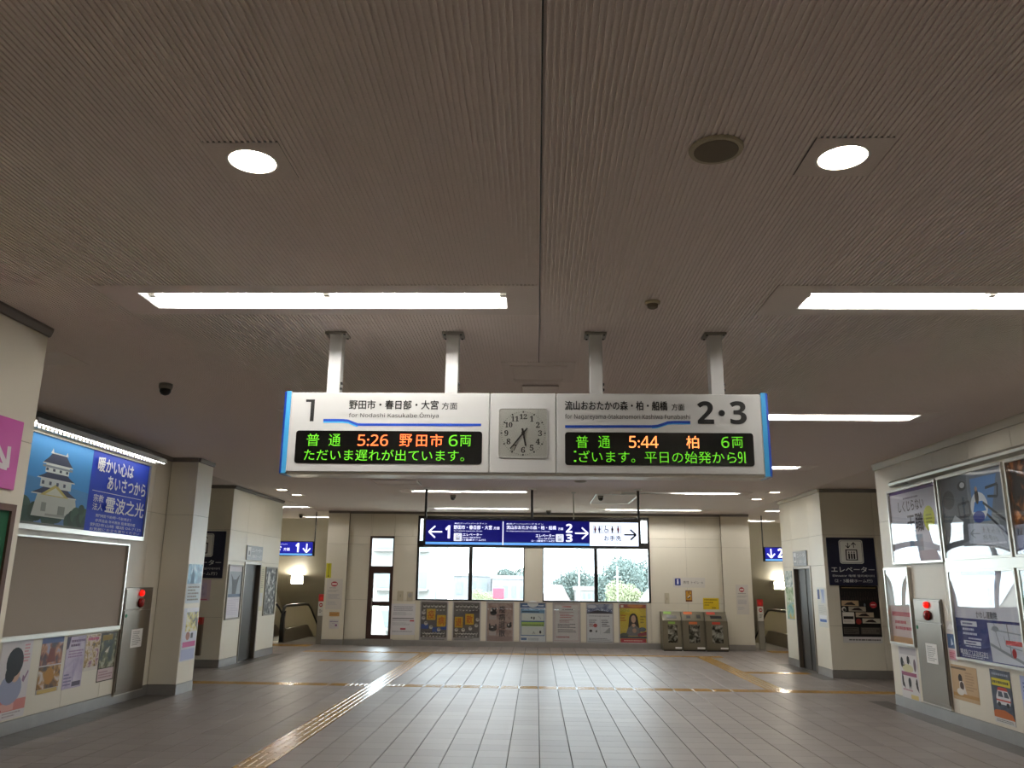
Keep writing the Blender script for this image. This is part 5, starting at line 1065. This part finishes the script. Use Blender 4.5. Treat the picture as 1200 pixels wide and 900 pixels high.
# ------------------------------------------------------------------ outside the windows
gz_ = -6.5
struct(MB().poly([(-120, 24, gz_), (120, 24, gz_), (120, 240, gz_), (-120, 240, gz_)]).obj('ground', mat('paving', '#77756f', rough=.9, noise=.1, nscale=.4)))
leafm = mat('leaf_green', '#5d6b66', rough=.7, noise=.25, nscale=.8); leafy = mat('leaf_yellow', '#868b6c', rough=.7, noise=.2, nscale=.8); bark = mat('bark', '#5a4a3c', rough=.9)
def crown(n, m, seed, sx=1., sz=1.):
    rnd = random.Random(seed); b = MB(); blobs = [(rnd.uniform(-.6, .6)*sx, rnd.uniform(-.5, .5), rnd.uniform(-.5, .6)*sz, rnd.uniform(.35, .6)) for _ in range(12)]
    for _ in range(n):
        cx, cy, cz, r = rnd.choice(blobs); d = Vector((rnd.gauss(0, 1), rnd.gauss(0, 1), rnd.gauss(0, 1))).normalized()*r*rnd.uniform(.55, 1.05)
        p = Vector((cx, cy, cz))+d; a = Vector((rnd.gauss(0, 1), rnd.gauss(0, 1), rnd.gauss(0, 1))).normalized(); c = a.cross(d).normalized()*.034; e = a.cross(c).normalized()*.026
        b.poly([p-c, p-e, p+c, p+e])
    mx = max(abs(v[0]) for v in b.v); z0 = min(v[2] for v in b.v); z1 = max(v[2] for v in b.v)
    b.v = [(v[0]/mx, v[1]/mx, 2*(v[2]-z0)/(z1-z0)-1) for v in b.v]
    return b.mesh('crown', m)
CR = [crown(16000, leafm, 1), crown(16000, leafm, 2, 1.1, .9), crown(12000, leafy, 3, 1., .8)]
def tree(x, y, top, r, k, label, group=None):
    t = thing('tree', label, 'tree', (x, y, gz_), 0, group); h = top-gz_
    MB().tube([(0, 0, 0), (.1, 0, h*.35), (0, .1, h-r)], [.3, .24, .1], 8).obj('trunk', bark, t)
    c = link('crown', CR[k], t, (0, 0, h-r)); c.scale = (r, r, r); c['kind'] = 'stuff'
tree(-2.0, 78, 3.1, 2.0, 0, 'rounded tree above the pale shops, seen through the window beside the wall pier')
tree(2.9, 74, 3.2, 2.2, 1, 'tree with a round crown above the low pinkish house')
tree(5.3, 86, 2.6, 2.6, 0, 'low dark tree behind the white utility pole')
tree(6.5, 70, 3.8, 2.6, 1, 'tall grey-green tree behind the yellow shrub')
tree(10.3, 84, 4.4, 3.4, 0, 'tallest tree beside the white arch')
tree(13.6, 70, 3.9, 3.2, 1, 'tree outside the last pane, past the arch')
tree(5.35, 52, 1.8, 1.5, 2, 'yellow-green shrub in front of the tall trees')
tree(-3.2, 50, 1.2, 1.1, 2, 'yellow-green shrub near the pink shop sign')
def house(x0, y0, w, d, top, wallc, label, roof=None, rows=3, cols=4, bal=False):
    t = thing('building', label, 'building', (x0, y0, gz_)); h = top-gz_
    MB().box(0, 0, 0, w, d, h).obj('wall', mat('plaster_'+wallc.strip('#'), wallc, rough=.8), t)
    if roof: MB().prism([(-.3, h), (w+.3, h), (w*.8, h+1.1), (w*.2, h+1.1)], -.2, d).obj('roof', mat('roof_'+roof.strip('#'), roof, rough=.7), t)
    else: MB().box(-.1, -.1, h, w+.1, d, h+.25).obj('parapet', mat('parapet_pale', '#848480', rough=.8), t)
    for i in range(cols):
        for j in range(rows):
            x = w*(i+.25)/cols; z = h*(j+.35)/rows
            f = MB().box(x, -.05, z, x+w/cols*.5, 0, z+h/rows*.42).obj('window', mat('far_window', '#5f6668', rough=.3), t)
            if bal: MB().box(x-.2, -.9, z-.25, x+w/cols*.5+.2, 0, z-.1).obj('balcony', mat('balcony_pale', '#7b7a77', rough=.8), t)
house(-17.3, 70, 8.8, 10, 9.5, '#8a8a86', 'pale apartment block with balconies, over-bright in the first window', None, 5, 3, True)
house(-6.6, 66, 3.0, 6, 2.0, '#6f7174', 'pale shop building under the rounded tree', None, 4, 3)
house(-3.3, 62, 2.6, 6, 1.8, '#77787b', 'low white shop beside the pink sign', None, 4, 4)
house(.6, 58, 1.5, 5, .3, '#7d7270', 'low pinkish house with tiled roof', '#857876', 9, 5)
house(2.7, 56, 1.3, 4, 1.1, '#7d7b78', 'low pale house with a flat grey roof', None, 9, 4)
t = thing('shop_sign', 'pink shop sign on a pole seen through the second pane', 'sign', (-2.2, 48, gz_)); MB().box(-.06, 0, 0, .06, .1, 7.2).obj('pole', MT['grey'], t); MB().bbox(-.3, -.1, 7.15, .35, .15, 7.75, .03).obj('panel', mat('pink_sign', '#8a2c40', rough=.5), t)
t = thing('utility_pole', 'thin white pole in front of the low houses', 'pole', (2.35, 46, gz_)); MB().tube([(0, 0, 0), (0, 0, 9.2)], .03).obj('pole', MT['white'], t); MB().box(-.2, -.02, 8.6, .2, .02, 8.63).obj('crossarm', MT['white'], t)
t = thing('utility_pole', 'thin white pole in front of the yellow-green shrub', 'pole', (4.45, 46, gz_)); MB().tube([(0, 0, 0), (0, 0, 9.0)], .03).obj('pole', MT['white'], t); MB().box(-.2, -.02, 8.4, .2, .02, 8.43).obj('crossarm', MT['white'], t)
t = thing('arched_canopy', 'white arched canopy at the edge of the last window pane', 'canopy', (8.6, 48, gz_))
P = [(-3.2*cos(pi*k/16), 0, 4.6+4.0*sin(pi*k/16)) for k in range(17)]
MB().tube([(-3.2, 0, 0)]+P+[(3.2, 0, 0)], .22, 8).obj('arch', MT['white'], t)
MB().prism([(x*.93, z*.97) for x, _, z in P]+[(3, 0), (-3, 0)], .1, .3).obj('panel', mat('canopy_panel', '#857878', rough=.6), t)
b = MB()
for k in range(5): b.box(-2.6+1.1*k, -.02, .5, -1.9+1.1*k, .1, 3.6)
b.obj('window', mat('far_window', '#5f6668', rough=.3), t)
build_texts()
